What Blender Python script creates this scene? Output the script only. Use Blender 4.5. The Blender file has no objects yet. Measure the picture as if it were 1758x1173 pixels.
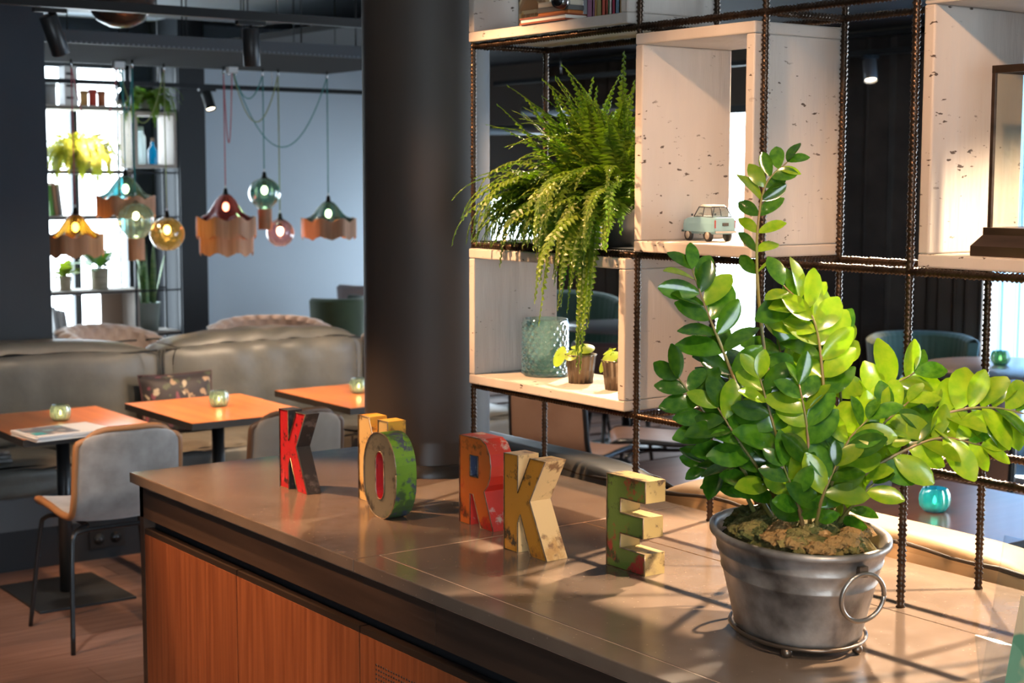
import bpy, math, random
from mathutils import Vector, Matrix, Euler
from mathutils.geometry import tessellate_polygon
random.seed(7)
PI = math.pi
scene = bpy.context.scene
COL = scene.collection

# ---------------------------------------------------------------- camera
FPX, PIT, YAW, ROLL = 2690.7, 0.1036, 0.6271, 0.0014
CAM = Vector((-2.0505, -1.71, 1.62))
_F = Vector((math.sin(YAW) * math.cos(PIT), math.cos(YAW) * math.cos(PIT), -math.sin(PIT)))
_R = Vector((math.cos(YAW), -math.sin(YAW), 0)); _U = _R.cross(_F)
_R, _U = _R * math.cos(ROLL) + _U * math.sin(ROLL), _U * math.cos(ROLL) - _R * math.sin(ROLL)
cd = bpy.data.cameras.new('camera'); cam = bpy.data.objects.new('camera', cd); COL.objects.link(cam)
cd.sensor_width = 36; cd.sensor_fit = 'HORIZONTAL'; cd.lens = FPX / 1758 * 36
cam.matrix_world = Matrix(((_R.x, _U.x, -_F.x, CAM.x), (_R.y, _U.y, -_F.y, CAM.y), (_R.z, _U.z, -_F.z, CAM.z), (0, 0, 0, 1)))
cd.clip_start = .05
cd.dof.use_dof = True; cd.dof.focus_distance = 2.75; cd.dof.aperture_fstop = 8.0
scene.camera = cam
def ray(u, v): return _F + _R * ((u - 879) / FPX) - _U * ((v - 586.5) / FPX)
def atz(u, v, z): d = ray(u, v); return CAM + d * ((z - CAM.z) / d.z)
def atx(u, v, x): d = ray(u, v); return CAM + d * ((x - CAM.x) / d.x)
def aty(u, v, y): d = ray(u, v); return CAM + d * ((y - CAM.y) / d.y)
def atd(u, v, d): return CAM + ray(u, v) * d

# ---------------------------------------------------------------- view, world
vs = scene.view_settings
vs.view_transform = 'Standard'; vs.look = 'None'; vs.gamma = 1; vs.use_curve_mapping = False; vs.exposure = 0.55
scene.cycles.use_denoising = True
scene.cycles.max_bounces = 8; scene.cycles.transparent_max_bounces = 16
scene.cycles.caustics_reflective = False; scene.cycles.caustics_refractive = False
scene.cycles.sample_clamp_indirect = 4
w = bpy.data.worlds.new('daylight'); scene.world = w; w.use_nodes = True
w.node_tree.nodes['Background'].inputs[0].default_value = (.80, .91, 1, 1)
w.node_tree.nodes['Background'].inputs[1].default_value = 9.0

def light(name, kind, loc, target, energy, color, **kw):
    l = bpy.data.lights.new(name, kind); l.energy = energy; l.color = color
    for k, v in kw.items(): setattr(l, k, v)
    o = bpy.data.objects.new(name, l); COL.objects.link(o); o.location = loc
    o.rotation_euler = (Vector(target) - Vector(loc)).to_track_quat('-Z', 'Y').to_euler()
    return o
def portal(loc, target, sx, sy):
    l = light('daylight_portal', 'AREA', loc, target, 1, (1, 1, 1), shape='RECTANGLE', size=sx, size_y=sy)
    l.data.cycles.is_portal = True
WARM = (1, .56, .28); WARM2 = (1, .74, .50)
XW, YW, ZC = 5.2, 9.2, 2.75          # right wall, back wall, ceiling

# ---------------------------------------------------------------- materials
MATS = {}
def nodes_of(name):
    m = bpy.data.materials.new(name); m.use_nodes = True; nt = m.node_tree
    return m, nt, nt.nodes['Principled BSDF'], nt.nodes.new, nt.links.new
def mat(name, c, rough=.5, metal=0, c2=None, nscale=6, stretch=(1, 1, 1), bump=0, bscale=None, rand=0, lo=.35, hi=.65, coat=0, sheen=0, detail=6, spec=.5, alpha=1, trans=0):
    if name in MATS: return MATS[name]
    m, nt, b, N, L = nodes_of(name)
    b.inputs['Roughness'].default_value = rough; b.inputs['Metallic'].default_value = metal
    b.inputs['Base Color'].default_value = (*c, 1); b.inputs['Coat Weight'].default_value = coat
    b.inputs['Sheen Weight'].default_value = sheen; b.inputs['Specular IOR Level'].default_value = spec
    b.inputs['Coat Roughness'].default_value = .08
    src = None
    if c2 or bump:
        tc = N('ShaderNodeTexCoord'); mp = N('ShaderNodeMapping'); L(tc.outputs['Object'], mp.inputs['Vector'])
        mp.inputs['Scale'].default_value = stretch
        oi = N('ShaderNodeObjectInfo'); sc = N('ShaderNodeVectorMath'); sc.operation = 'SCALE'; sc.inputs[0].default_value = (7, 9, 5)
        L(oi.outputs['Random'], sc.inputs['Scale']); L(sc.outputs[0], mp.inputs['Location'])
        nz = N('ShaderNodeTexNoise'); nz.inputs['Scale'].default_value = nscale; nz.inputs['Detail'].default_value = detail; L(mp.outputs[0], nz.inputs['Vector'])
    if c2:
        rp = N('ShaderNodeValToRGB'); rp.color_ramp.elements[0].position = lo; rp.color_ramp.elements[1].position = hi
        rp.color_ramp.elements[0].color = (*c, 1); rp.color_ramp.elements[1].color = (*c2, 1)
        L(nz.outputs['Fac'], rp.inputs['Fac']); src = rp.outputs['Color']
    if rand:
        oi2 = N('ShaderNodeObjectInfo'); hs = N('ShaderNodeHueSaturation'); mr = N('ShaderNodeMapRange'); L(oi2.outputs['Random'], mr.inputs['Value'])
        mr.inputs['To Min'].default_value = 1 - rand; mr.inputs['To Max'].default_value = 1 + rand; L(mr.outputs[0], hs.inputs['Value'])
        if src: L(src, hs.inputs['Color'])
        else: hs.inputs['Color'].default_value = (*c, 1)
        src = hs.outputs['Color']
    if src: L(src, b.inputs['Base Color'])
    if bump:
        nb = nz
        if bscale:
            nb = N('ShaderNodeTexNoise'); nb.inputs['Scale'].default_value = bscale; nb.inputs['Detail'].default_value = 4; L(mp.outputs[0], nb.inputs['Vector'])
        bp = N('ShaderNodeBump'); bp.inputs['Strength'].default_value = bump; bp.inputs['Distance'].default_value = .01
        L(nb.outputs['Fac'], bp.inputs['Height']); L(bp.outputs[0], b.inputs['Normal'])
    if trans:
        out = nt.nodes['Material Output']; tl = N('ShaderNodeBsdfTranslucent'); mx = N('ShaderNodeMixShader'); mx.inputs[0].default_value = trans
        tl.inputs[0].default_value = (min(1, c[0] * 2.2), min(1, c[1] * 2.0), c[2] * .6, 1)
        L(b.outputs[0], mx.inputs[1]); L(tl.outputs[0], mx.inputs[2]); L(mx.outputs[0], out.inputs[0])
    MATS[name] = m; return m
def emit(name, c, s):
    if name in MATS: return MATS[name]
    m, nt, b, N, L = nodes_of(name); b.inputs['Base Color'].default_value = (*c, 1)
    b.inputs['Emission Color'].default_value = (*c, 1); b.inputs['Emission Strength'].default_value = s; MATS[name] = m; return m
def glass(name, c, gloss=.12, rough=.03, body=0):
    """thin coloured glass: tinted see-through sheet with a fresnel reflection"""
    if name in MATS: return MATS[name]
    m, nt, b, N, L = nodes_of(name); out = nt.nodes['Material Output']
    tr = N('ShaderNodeBsdfTransparent'); tr.inputs[0].default_value = (*c, 1)
    gl = N('ShaderNodeBsdfGlossy'); gl.inputs['Roughness'].default_value = rough
    lw = N('ShaderNodeLayerWeight'); lw.inputs[0].default_value = gloss * 2
    mx = N('ShaderNodeMixShader'); L(lw.outputs['Facing'], mx.inputs[0]); L(tr.outputs[0], mx.inputs[1]); L(gl.outputs[0], mx.inputs[2]); res = mx
    if body:
        df = N('ShaderNodeBsdfTranslucent'); df.inputs[0].default_value = (*[min(1, x * 1.1) for x in c], 1)
        m2 = N('ShaderNodeMixShader'); m2.inputs[0].default_value = body; L(res.outputs[0], m2.inputs[1]); L(df.outputs[0], m2.inputs[2]); res = m2
    L(res.outputs[0], out.inputs[0]); MATS[name] = m; return m
def whitewash(name='whitewashed_wood'):
    if name in MATS: return MATS[name]
    m, nt, b, N, L = nodes_of(name); b.inputs['Roughness'].default_value = .75
    tc = N('ShaderNodeTexCoord'); oi = N('ShaderNodeObjectInfo'); sc = N('ShaderNodeVectorMath'); sc.operation = 'SCALE'; sc.inputs[0].default_value = (3, 5, 2)
    L(oi.outputs['Random'], sc.inputs['Scale'])
    def nz(scale, st, lo, hi, ca, cb, det=5):
        mp = N('ShaderNodeMapping'); L(tc.outputs['Object'], mp.inputs['Vector']); mp.inputs['Scale'].default_value = st; L(sc.outputs[0], mp.inputs['Location'])
        n = N('ShaderNodeTexNoise'); n.inputs['Scale'].default_value = scale; n.inputs['Detail'].default_value = det; L(mp.outputs[0], n.inputs['Vector'])
        r = N('ShaderNodeValToRGB'); r.color_ramp.elements[0].position = lo; r.color_ramp.elements[1].position = hi
        r.color_ramp.elements[0].color = (*ca, 1); r.color_ramp.elements[1].color = (*cb, 1); L(n.outputs['Fac'], r.inputs[0]); return n, r
    n1, r1 = nz(9, (1, 1, .25), .3, .7, (.42, .365, .32), (.50, .45, .405))
    n2, r2 = nz(46, (1, 1, 2.6), .655, .69, (1, 1, 1), (.13, .09, .065), 3)      # small dark gouges
    n3, r3 = nz(5.5, (1, 1, 1), .48, .58, (0, 0, 0), (1, 1, 1), 1)
    mm = N('ShaderNodeMix'); mm.data_type = 'RGBA'; L(r3.outputs[0], mm.inputs[0]); mm.inputs[6].default_value = (1, 1, 1, 1); L(r2.outputs[0], mm.inputs[7])
    mu = N('ShaderNodeMix'); mu.data_type = 'RGBA'; mu.blend_type = 'MULTIPLY'; mu.inputs[0].default_value = 1; L(r1.outputs[0], mu.inputs[6]); L(mm.outputs[2], mu.inputs[7])
    L(mu.outputs[2], b.inputs['Base Color'])
    n4, r4 = nz(60, (1, 1, .12), .2, .8, (0, 0, 0), (1, 1, 1), 4)
    bp = N('ShaderNodeBump'); bp.inputs['Strength'].default_value = .35; bp.inputs['Distance'].default_value = .004; L(n4.outputs['Fac'], bp.inputs['Height']); L(bp.outputs[0], b.inputs['Normal'])
    MATS[name] = m; return m
def wood(name, c1, c2, stretch, scale=5, rough=.4, rand=.08, coat=0, bump=.1):
    return mat(name, c1, rough, 0, c2, scale, stretch, bump, None, rand, .35, .65, coat, detail=8)
def worn(name, base, wear, dark, amt=.5, scale=14):
    """chipped painted sheet metal"""
    if name in MATS: return MATS[name]
    m, nt, b, N, L = nodes_of(name); b.inputs['Roughness'].default_value = .38; b.inputs['Coat Weight'].default_value = .15
    tc = N('ShaderNodeTexCoord')
    def nz(s, lo, hi, det=8):
        n = N('ShaderNodeTexNoise'); n.inputs['Scale'].default_value = s; n.inputs['Detail'].default_value = det; n.inputs['Roughness'].default_value = .65; L(tc.outputs['Object'], n.inputs['Vector'])
        r = N('ShaderNodeMapRange'); r.inputs['From Min'].default_value = lo; r.inputs['From Max'].default_value = hi; L(n.outputs['Fac'], r.inputs['Value']); return n, r
    n1, r1 = nz(scale, amt, amt + .06); n2, r2 = nz(scale * 2.3, .55, .62)
    a = N('ShaderNodeMix'); a.data_type = 'RGBA'; L(r1.outputs[0], a.inputs[0]); a.inputs[6].default_value = (*base, 1); a.inputs[7].default_value = (*wear, 1)
    d = N('ShaderNodeMix'); d.data_type = 'RGBA'; L(r2.outputs[0], d.inputs[0]); L(a.outputs[2], d.inputs[6]); d.inputs[7].default_value = (*dark, 1)
    L(d.outputs[2], b.inputs['Base Color'])
    bp = N('ShaderNodeBump'); bp.inputs['Strength'].default_value = .25; bp.inputs['Distance'].default_value = .004; L(n1.outputs['Fac'], bp.inputs['Height']); L(bp.outputs[0], b.inputs['Normal'])
    MATS[name] = m; return m
def floral(name, base, cols, scale=22, p0=.35, m0=.42, m1=.6):
    if name in MATS: return MATS[name]
    m, nt, b, N, L = nodes_of(name); b.inputs['Roughness'].default_value = .6; b.inputs['Sheen Weight'].default_value = .3
    tc = N('ShaderNodeTexCoord'); vo = N('ShaderNodeTexVoronoi'); vo.inputs['Scale'].default_value = scale
    nz = N('ShaderNodeTexNoise'); nz.inputs['Scale'].default_value = scale * .6; L(tc.outputs['Object'], nz.inputs['Vector'])
    ad = N('ShaderNodeVectorMath'); ad.operation = 'MULTIPLY_ADD'; L(nz.outputs['Color'], ad.inputs[0]); ad.inputs[1].default_value = (.08, .08, .08); L(tc.outputs['Object'], ad.inputs[2])
    L(ad.outputs[0], vo.inputs['Vector'])
    r = N('ShaderNodeValToRGB'); r.color_ramp.interpolation = 'CONSTANT'; els = r.color_ramp.elements
    els[0].color = (*base, 1); els[1].position = p0; els[1].color = (*cols[0], 1)
    for i, c in enumerate(cols[1:]):
        e = els.new(p0 + (i + 1) * (1 - p0) / len(cols)); e.color = (*c, 1)
    sp = N('ShaderNodeSeparateColor'); L(vo.outputs['Color'], sp.inputs[0]); L(sp.outputs[0], r.inputs[0])
    mx = N('ShaderNodeMix'); mx.data_type = 'RGBA'; mr = N('ShaderNodeMapRange'); mr.inputs['From Min'].default_value = m0; mr.inputs['From Max'].default_value = m1
    L(vo.outputs['Distance'], mr.inputs['Value']); L(mr.outputs[0], mx.inputs[0]); L(r.outputs[0], mx.inputs[6]); mx.inputs[7].default_value = (*base, 1)
    L(mx.outputs[2], b.inputs['Base Color']); MATS[name] = m; return m
def perforated(name, c):
    """matt black sheet with a row of small punched holes is geometry elsewhere; plain sheet here"""
    return mat(name, c, .5, .3, tuple(x * 1.25 for x in c), 3)

M_BLACK = mat('black_steel', (.012, .012, .013), .38, .6)
M_BLACKP = mat('black_paint', (.015, .015, .017), .5)
M_REBAR = mat('dark_rebar', (.040, .026, .018), .34, .85, (.075, .048, .032), 40)
M_CHROME = mat('brushed_chrome', (.55, .55, .55), .2, 1)
M_WW = whitewash()
M_STONE = None
def stone():
    m, nt, b, N, L = nodes_of('brown_grey_stone'); b.inputs['Roughness'].default_value = .17; b.inputs['Coat Weight'].default_value = .0
    tc = N('ShaderNodeTexCoord'); n1 = N('ShaderNodeTexNoise'); n1.inputs['Scale'].default_value = 7; n1.inputs['Detail'].default_value = 8; L(tc.outputs['Object'], n1.inputs['Vector'])
    r1 = N('ShaderNodeValToRGB'); r1.color_ramp.elements[0].position = .3; r1.color_ramp.elements[1].position = .7
    r1.color_ramp.elements[0].color = (.128, .091, .067, 1); r1.color_ramp.elements[1].color = (.172, .126, .095, 1); L(n1.outputs['Fac'], r1.inputs[0])
    v = N('ShaderNodeTexVoronoi'); v.inputs['Scale'].default_value = 55; L(tc.outputs['Object'], v.inputs['Vector'])
    r2 = N('ShaderNodeMapRange'); r2.inputs['From Min'].default_value = .10; r2.inputs['From Max'].default_value = .05; L(v.outputs['Distance'], r2.inputs['Value'])
    mx = N('ShaderNodeMix'); mx.data_type = 'RGBA'; mu = N('ShaderNodeMath'); mu.operation = 'MULTIPLY'; mu.inputs[1].default_value = .5; L(r2.outputs[0], mu.inputs[0]); L(mu.outputs[0], mx.inputs[0])
    L(r1.outputs[0], mx.inputs[6]); mx.inputs[7].default_value = (.40, .30, .22, 1); L(mx.outputs[2], b.inputs['Base Color'])
    n3 = N('ShaderNodeTexNoise'); n3.inputs['Scale'].default_value = 30; L(tc.outputs['Object'], n3.inputs['Vector'])
    r3 = N('ShaderNodeMapRange'); r3.inputs['To Min'].default_value = .10; r3.inputs['To Max'].default_value = .22; L(n3.outputs['Fac'], r3.inputs['Value']); L(r3.outputs[0], b.inputs['Roughness'])
    return m
M_STONE = stone()

# ---------------------------------------------------------------- mesh builder
class MB:
    def __init__(s): s.v = []; s.f = []; s.sm = []
    def add(s, vs, fs, smooth=False):
        o = len(s.v); s.v += [Vector(p) for p in vs]; s.f += [tuple(i + o for i in f) for f in fs]; s.sm += [smooth] * len(fs); return s
    def box(s, c, d, rz=0, rx=0, ry=0):
        R = Euler((rx, ry, rz)).to_matrix(); c = Vector(c); x, y, z = (k / 2 for k in d)
        P = [c + R @ Vector(p) for p in ((-x, -y, -z), (x, -y, -z), (x, y, -z), (-x, y, -z), (-x, -y, z), (x, -y, z), (x, y, z), (-x, y, z))]
        return s.add(P, [(0, 3, 2, 1), (4, 5, 6, 7), (0, 1, 5, 4), (1, 2, 6, 5), (2, 3, 7, 6), (3, 0, 4, 7)])
    def bb(s, a, b):
        a, b = Vector(a), Vector(b); return s.box((a + b) / 2, [abs(k) for k in (b - a)])
    def tube(s, pts, r, n=8, cap=True, smooth=True):
        pts = [Vector(p) for p in pts]; rs = r if isinstance(r, (list, tuple)) else [r] * len(pts); V = []; Fc = []
        T = (pts[1] - pts[0]).normalized(); a = T.orthogonal().normalized()
        for i, p in enumerate(pts):
            t = (pts[min(i + 1, len(pts) - 1)] - pts[max(i - 1, 0)])
            t = t.normalized() if t.length > 1e-9 else T
            a = (a - t * a.dot(t)).normalized(); b = t.cross(a)
            V += [p + (a * math.cos(2 * PI * k / n) + b * math.sin(2 * PI * k / n)) * rs[i] for k in range(n)]
        for i in range(len(pts) - 1):
            for k in range(n): Fc.append((i * n + k, i * n + (k + 1) % n, (i + 1) * n + (k + 1) % n, (i + 1) * n + k))
        if cap: Fc.append(tuple(range(n - 1, -1, -1))); Fc.append(tuple(range((len(pts) - 1) * n, len(pts) * n)))
        return s.add(V, Fc, smooth)
    def lathe(s, prof, n=24, c=(0, 0, 0), mod=None, sx=1, sy=1, rz=0, smooth=True):
        """prof: (r, z); mod(angle, i) -> (radius factor, dz)"""
        V = []; Fc = []; c = Vector(c); cr, sr = math.cos(rz), math.sin(rz)
        for i, (r, z) in enumerate(prof):
            for k in range(n):
                a = 2 * PI * k / n; m, dz = mod(a, i) if mod else (1, 0)
                x, y = r * m * math.cos(a) * sx, r * m * math.sin(a) * sy
                V.append(c + Vector((x * cr - y * sr, x * sr + y * cr, z + dz)))
        for i in range(len(prof) - 1):
            for k in range(n): Fc.append((i * n + k, i * n + (k + 1) % n, (i + 1) * n + (k + 1) % n, (i + 1) * n + k))
        if prof[0][0] > 1e-4 and False: pass
        return s.add(V, Fc, smooth)
    def disc(s, c, rx, ry, n=24, rz=0, up=True):
        cr, sr = math.cos(rz), math.sin(rz); c = Vector(c)
        P = []
        for k in range(n):
            a = 2 * PI * k / n; x, y = rx * math.cos(a), ry * math.sin(a); P.append(c + Vector((x * cr - y * sr, x * sr + y * cr, 0)))
        return s.add(P, [tuple(range(n)) if up else tuple(range(n - 1, -1, -1))])
    def cyl(s, a, b, r, n=16, r2=None):
        return s.tube([a, b], [r, r if r2 is None else r2], n)
    def ball(s, c, r, n=12, m=8, sc=(1, 1, 1)):
        prof = [(max(1e-5, math.sin(PI * i / m)) * r, -math.cos(PI * i / m) * r * sc[2]) for i in range(m + 1)]
        return s.lathe(prof, n, c, sx=sc[0], sy=sc[1])
    def grid(s, fn, nu, nv, smooth=True, wrap=False):
        V = [fn(i / nu, j / nv) for j in range(nv + 1) for i in range(nu + 1)]
        Fc = [(j * (nu + 1) + i, j * (nu + 1) + i + 1, (j + 1) * (nu + 1) + i + 1, (j + 1) * (nu + 1) + i) for j in range(nv) for i in range(nu)]
        return s.add(V, Fc, smooth)
    def build(s, name, m, parent=None, loc=None, bevel=0, solid=0, local=False, subs=0):
        """world coordinates unless local; the origin of a part is its parent's, of a thing its own loc"""
        me = bpy.data.meshes.new(name)
        org = Vector(loc) if loc is not None else Vector((0, 0, 0))
        if parent is not None and not local: off = parent_world(parent) + (org if False else Vector())
        elif parent is None and not local: off = org
        else: off = Vector()
        me.from_pydata([p - off for p in s.v], [], s.f); me.polygons.foreach_set('use_smooth', s.sm); me.materials.append(m); me.update()
        o = bpy.data.objects.new(name, me); COL.objects.link(o)
        if parent is not None: o.parent = parent
        if loc is not None: o.location = loc
        if solid:
            d = o.modifiers.new('solid', 'SOLIDIFY'); d.thickness = solid; d.offset = 0
        if subs:
            d = o.modifiers.new('subd', 'SUBSURF'); d.levels = subs; d.render_levels = subs
        if bevel:
            d = o.modifiers.new('bevel', 'BEVEL'); d.width = bevel; d.segments = 2; d.limit_method = 'ANGLE'; d.angle_limit = math.radians(40)
        return o
def parent_world(p):
    v = Vector()
    while p is not None: v = v + p.location; p = p.parent
    return v
def tag(o, label, cat, group=None):
    o['label'] = label; o['category'] = cat
    if group: o['group'] = group
    return o
def thing(name, label, cat, loc=(0, 0, 0), rz=0, group=None, rx=0, ry=0):
    o = bpy.data.objects.new(name, None); COL.objects.link(o); o.location = loc; o.rotation_euler = (rx, ry, rz); o.empty_display_size = .05
    return tag(o, label, cat, group)
def struct(o, label=None):
    o['kind'] = 'structure'
    if label: o['label'] = label
    return o
def copy_tree(o, parent=None):
    c = o.copy(); COL.objects.link(c)
    if parent is not None: c.parent = parent
    for ch in list(o.children): copy_tree(ch, c)
    return c
def bez(p0, p1, p2, p3, n=12):
    p0, p1, p2, p3 = map(Vector, (p0, p1, p2, p3)); R = []
    for i in range(n + 1):
        t = i / n; R.append(p0 * (1 - t) ** 3 + p1 * 3 * t * (1 - t) ** 2 + p2 * 3 * t * t * (1 - t) + p3 * t ** 3)
    return R
def spline(pts, n=6):
    P = [Vector(p) for p in pts]; P = [P[0] * 2 - P[1]] + P + [P[-1] * 2 - P[-2]]; R = []
    for i in range(1, len(P) - 2):
        for k in range(n):
            t = k / n; a, b, c, d = P[i - 1], P[i], P[i + 1], P[i + 2]
            R.append(.5 * ((2 * b) + (c - a) * t + (2 * a - 5 * b + 4 * c - d) * t * t + (3 * b - a - 3 * c + d) * t ** 3))
    R.append(P[-2]); return R

# ================================================================ SETTING
M_PLANK = wood('warm_brown_floor_oak', (.15, .082, .062), (.23, .135, .105), (.9, 9, 9), 4, .42, .16)
M_NAVY = mat('dark_navy_wall', (.012, .020, .030), .75, 0, (.015, .024, .035), 3)
M_BLUE = mat('pale_blue_wall', (.60, .70, .80), .8, 0, (.63, .73, .83), 2)
M_CEIL = mat('grey_ceiling', (.50, .57, .63), .9, 0, (.55, .62, .68), 2)
M_DCEIL = mat('charcoal_ceiling', (.020, .021, .024), .8)
M_DWALL = mat('taupe_wall', (.14, .115, .095), .8)
floor = struct(MB().bb((-6, -5, -.10), (XW, YW, -.012)).build('floor', mat('floor_screed', (.09, .05, .04), .6)), 'brown wood plank floor of the restaurant')
# planks: one shared mesh, laid in rows along x, staggered
PLW, PLL = .185, 1.72
pm = MB().bb((-PLL / 2 + .001, -PLW / 2 + .001, -.012), (PLL / 2 - .001, PLW / 2 - .001, 0)).build('plank', M_PLANK, floor, local=True)
first = True
for r in range(54):
    y = -.75 + r * PLW
    off = (r * 0.618 % 1) * PLL
    for k in range(5):
        x = -1.9 + off + (k - .5) * PLL
        if x - PLL / 2 > XW - .3 or x + PLL / 2 < -1.7 or x + PLL / 2 > XW or y + PLW / 2 > YW: continue
        if first: o = pm; first = False
        else: o = pm.copy(); COL.objects.link(o)
        o.location = (x, y, 0)
struct(MB().bb((-6, -5, ZC), (XW, YW, ZC + .1)).build('ceiling', M_CEIL), 'pale grey ceiling')
# dark lowered ceiling over the counter and window side
struct(MB().bb((2.62, -5, 2.5), (XW - .01, YW - .01, 2.54)).build('ceiling_lowered', M_DCEIL), 'charcoal lowered ceiling on the window side')
struct(MB().bb((-6.1, -5.1, 0), (-6, YW, ZC)).build('wall_left', M_DWALL)); 
# front wall behind the viewer; its unseen window is added for fill daylight
wf = (-5.0, -1.6, .7, 2.4)
struct(MB().bb((-6, -5.1, 0), (wf[0], -5, ZC)).bb((wf[1], -5.1, 0), (XW, -5, ZC)).bb((wf[0], -5.1, 0), (wf[1], -5, wf[2])).bb((wf[0], -5.1, wf[3]), (wf[1], -5, ZC)).build('wall_front', M_DWALL))
# navy partition behind the sofa
struct(MB().bb((-6, 5.40, 0), (.47, 5.62, ZC)).build('wall_partition', M_NAVY), 'dark navy partition wall beside the sofa')
# back wall: window opening left of the pillar, pale blue wall right
bx0, bx1 = 1.15, 2.46
mb = MB().bb((2.78, YW, 0), (XW + .1, YW + .12, ZC)); struct(mb.build('wall_back', M_BLUE), 'pale blue back wall behind the hanging lamps')
mb = MB().bb((-6, YW, 0), (bx0, YW + .12, ZC)).bb((bx0, YW, 0), (bx1, YW + .12, .25)).bb((bx0, YW, 2.45), (bx1, YW + .12, ZC)).bb((bx1, YW, 0), (2.78, YW + .12, ZC))
struct(mb.build('wall_back_window_side', M_NAVY))
struct(MB().bb((2.60, 8.72, 0), (2.80, YW, ZC)).build('trim_1', mat('charcoal_pillar', (.022, .026, .032), .6)), 'dark charcoal pilaster between shelf and blue wall')
def window(idx, axis, a0, a1, z0, z1, pos, mull):
    """frame + panes in an opening; axis 'y' = wall runs along y at x=pos"""
    mb = MB(); t = .05
    def bar(a, b, c, d):
        if axis == 'y': mb.bb((pos, a, c), (pos + .07, b, d))
        else: mb.bb((a, pos, c), (b, pos + .07, d))
    bar(a0, a1, z0, z0 + t); bar(a0, a1, z1 - t, z1)
    n = mull + 1
    for i in range(n + 1):
        x = a0 + (a1 - a0) * i / n; x = min(max(x, a0 + t / 2), a1 - t / 2); bar(x - t / 2, x + t / 2, z0, z1)
    fr = struct(mb.build('window_%d' % idx, mat('dark_window_frame', (.03, .035, .042), .5)), 'tall window with dark frame, bright daylight outside')
    for i in range(n):
        g = MB(); x0, x1 = a0 + (a1 - a0) * i / n, a0 + (a1 - a0) * (i + 1) / n
        if axis == 'y': g.bb((pos + .03, x0, z0), (pos + .036, x1, z1))
        else: g.bb((x0, pos + .03, z0), (x1, pos + .036, z1))
        g.build('pane', glass('window_glass', (.97, .99, 1), .03), fr)
window(1, 'x', bx0, bx1, .25, 2.45, YW + .02, 2)
portal(((bx0 + bx1) / 2, YW + .15, 1.35), ((bx0 + bx1) / 2, 0, 1.35), bx1 - bx0, 2.2)
# right wall with three windows
window(5, 'x', wf[0], wf[1], wf[2], wf[3], -5.08, 2)  # front wall window, unseen, added as neutral fill
portal(((wf[0] + wf[1]) / 2, -5.15, 1.4), ((wf[0] + wf[1]) / 2, 5, 1.4), wf[1] - wf[0], wf[3] - wf[2])
wins = [(7.75, 8.75, .45, 1.52), (5.50, 6.22, .25, 2.1), (1.9, 3.95, .25, 2.3), (-2.2, 1.3, .25, 2.3)]
mb = MB(); ys = [-5.1]
for a0, a1, z0, z1 in sorted(wins):
    mb.bb((XW, ys[-1], 0), (XW + .12, a0, ZC)).bb((XW, a0, 0), (XW + .12, a1, z0)).bb((XW, a0, z1), (XW + .12, a1, ZC)); ys.append(a1)
mb.bb((XW, ys[-1], 0), (XW + .12, YW + .12, ZC)); struct(mb.build('wall_right', M_DWALL), 'dark window wall hung with curtains')
for i, (a0, a1, z0, z1) in enumerate(wins):
    window((2, 3, 4, 6)[i], 'y', a0, a1, z0, z1, XW + .02, (0, 0, 1, 3)[i])
    portal((XW + .15, (a0 + a1) / 2, (z0 + z1) / 2), (0, (a0 + a1) / 2, (z0 + z1) / 2), a1 - a0, z1 - z0)
# column standing through the counter end
CX, CY, CR = .055, 1.556, .156
c = struct(MB().lathe([(CR, .985), (CR, 2.75)], 64, (CX, CY, 0)).build('column', mat('brown_grey_column', (.036, .025, .019), .6, 0, (.038, .029, .023), 3)), 'round dark brown column rising from the counter end')
MB().lathe([(CR + .004, .90), (CR + .004, .928), (CR - .003, .930)], 64, (CX, CY, 0)).build('base_ring', mat('column_ring', (.02, .017, .015), .35), c)
MB().lathe([(CR - .003, .93), (CR - .003, .986)], 64, (CX, CY, 0)).build('base_collar', mat('column_collar', (.030, .025, .022), .35), c)

# ================================================================ COUNTER
WT = .90; CY0, CY1 = -1.35, 1.92; CX0, CX1 = -.582, .262
top = thing('worktop', 'brown grey polished stone worktop carrying the metal letters', 'worktop', (CX0, CY0, WT - .025))
for a, b in (((CX0, .831, 0), (CX1, CY1, 0)), ((CX0, CY0, 0), (-.5245, .829, 0)), ((-.5225, CY0, 0), (-.0250, .829, 0)), ((-.0232, CY0, 0), (CX1, .829, 0))):
    MB().bb((a[0], a[1], WT - .025), (b[0], b[1], WT)).build('stone_slab', M_STONE, top, bevel=.002)
MB().bb((CX0 + .01, CY0 + .01, WT - .030), (CX1 - .01, CY1 - .01, WT - .0253)).build('joint_filler', mat('joint_filler', (.45, .30, .2), .6), top)
MB().bb((-.5242, CY0, WT - .02), (-.5228, .83, WT - .0006)).bb((-.5242, .8292, WT - .02), (CX1 - .2, .8308, WT - .0006)).build('joint_reflection', mat('joint_reflection', (.62, .42, .30), .4), top)  # pale colour paints the reflection along the joint
M_DOOR = wood('reddish_brown_veneer', (.19, .052, .017), (.29, .088, .030), (22, 22, .9), 3.5, .38, .05, .1, .05)
M_FASC = wood('dark_brown_veneer', (.042, .024, .016), (.060, .034, .022), (12, .9, 12), 4, .45, .05)
FX = -.565
apron = thing('counter_apron', 'dark wood fascia and black grip channel under the worktop', 'fascia', (FX, CY0, .76))
for a, b in ((.571, CY1 - .02), (-.75, .569), (CY0, -.752)):
    MB().bb((FX, a, .792), (FX + .02, b, WT - .030)).build('fascia_board', M_FASC, apron)
MB().bb((FX + .03, CY0, .755), (FX + .05, CY1 - .03, .792)).build('grip_channel', M_BLACKP, apron)
MB().bb((FX, CY1 - .042, .0), (.24, CY1 - .02, WT - .0305)).build('end_panel', M_FASC, apron)
dy = [CY1 - .044, 1.368, .838, .308, -.222, -.752, CY0]
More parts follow.
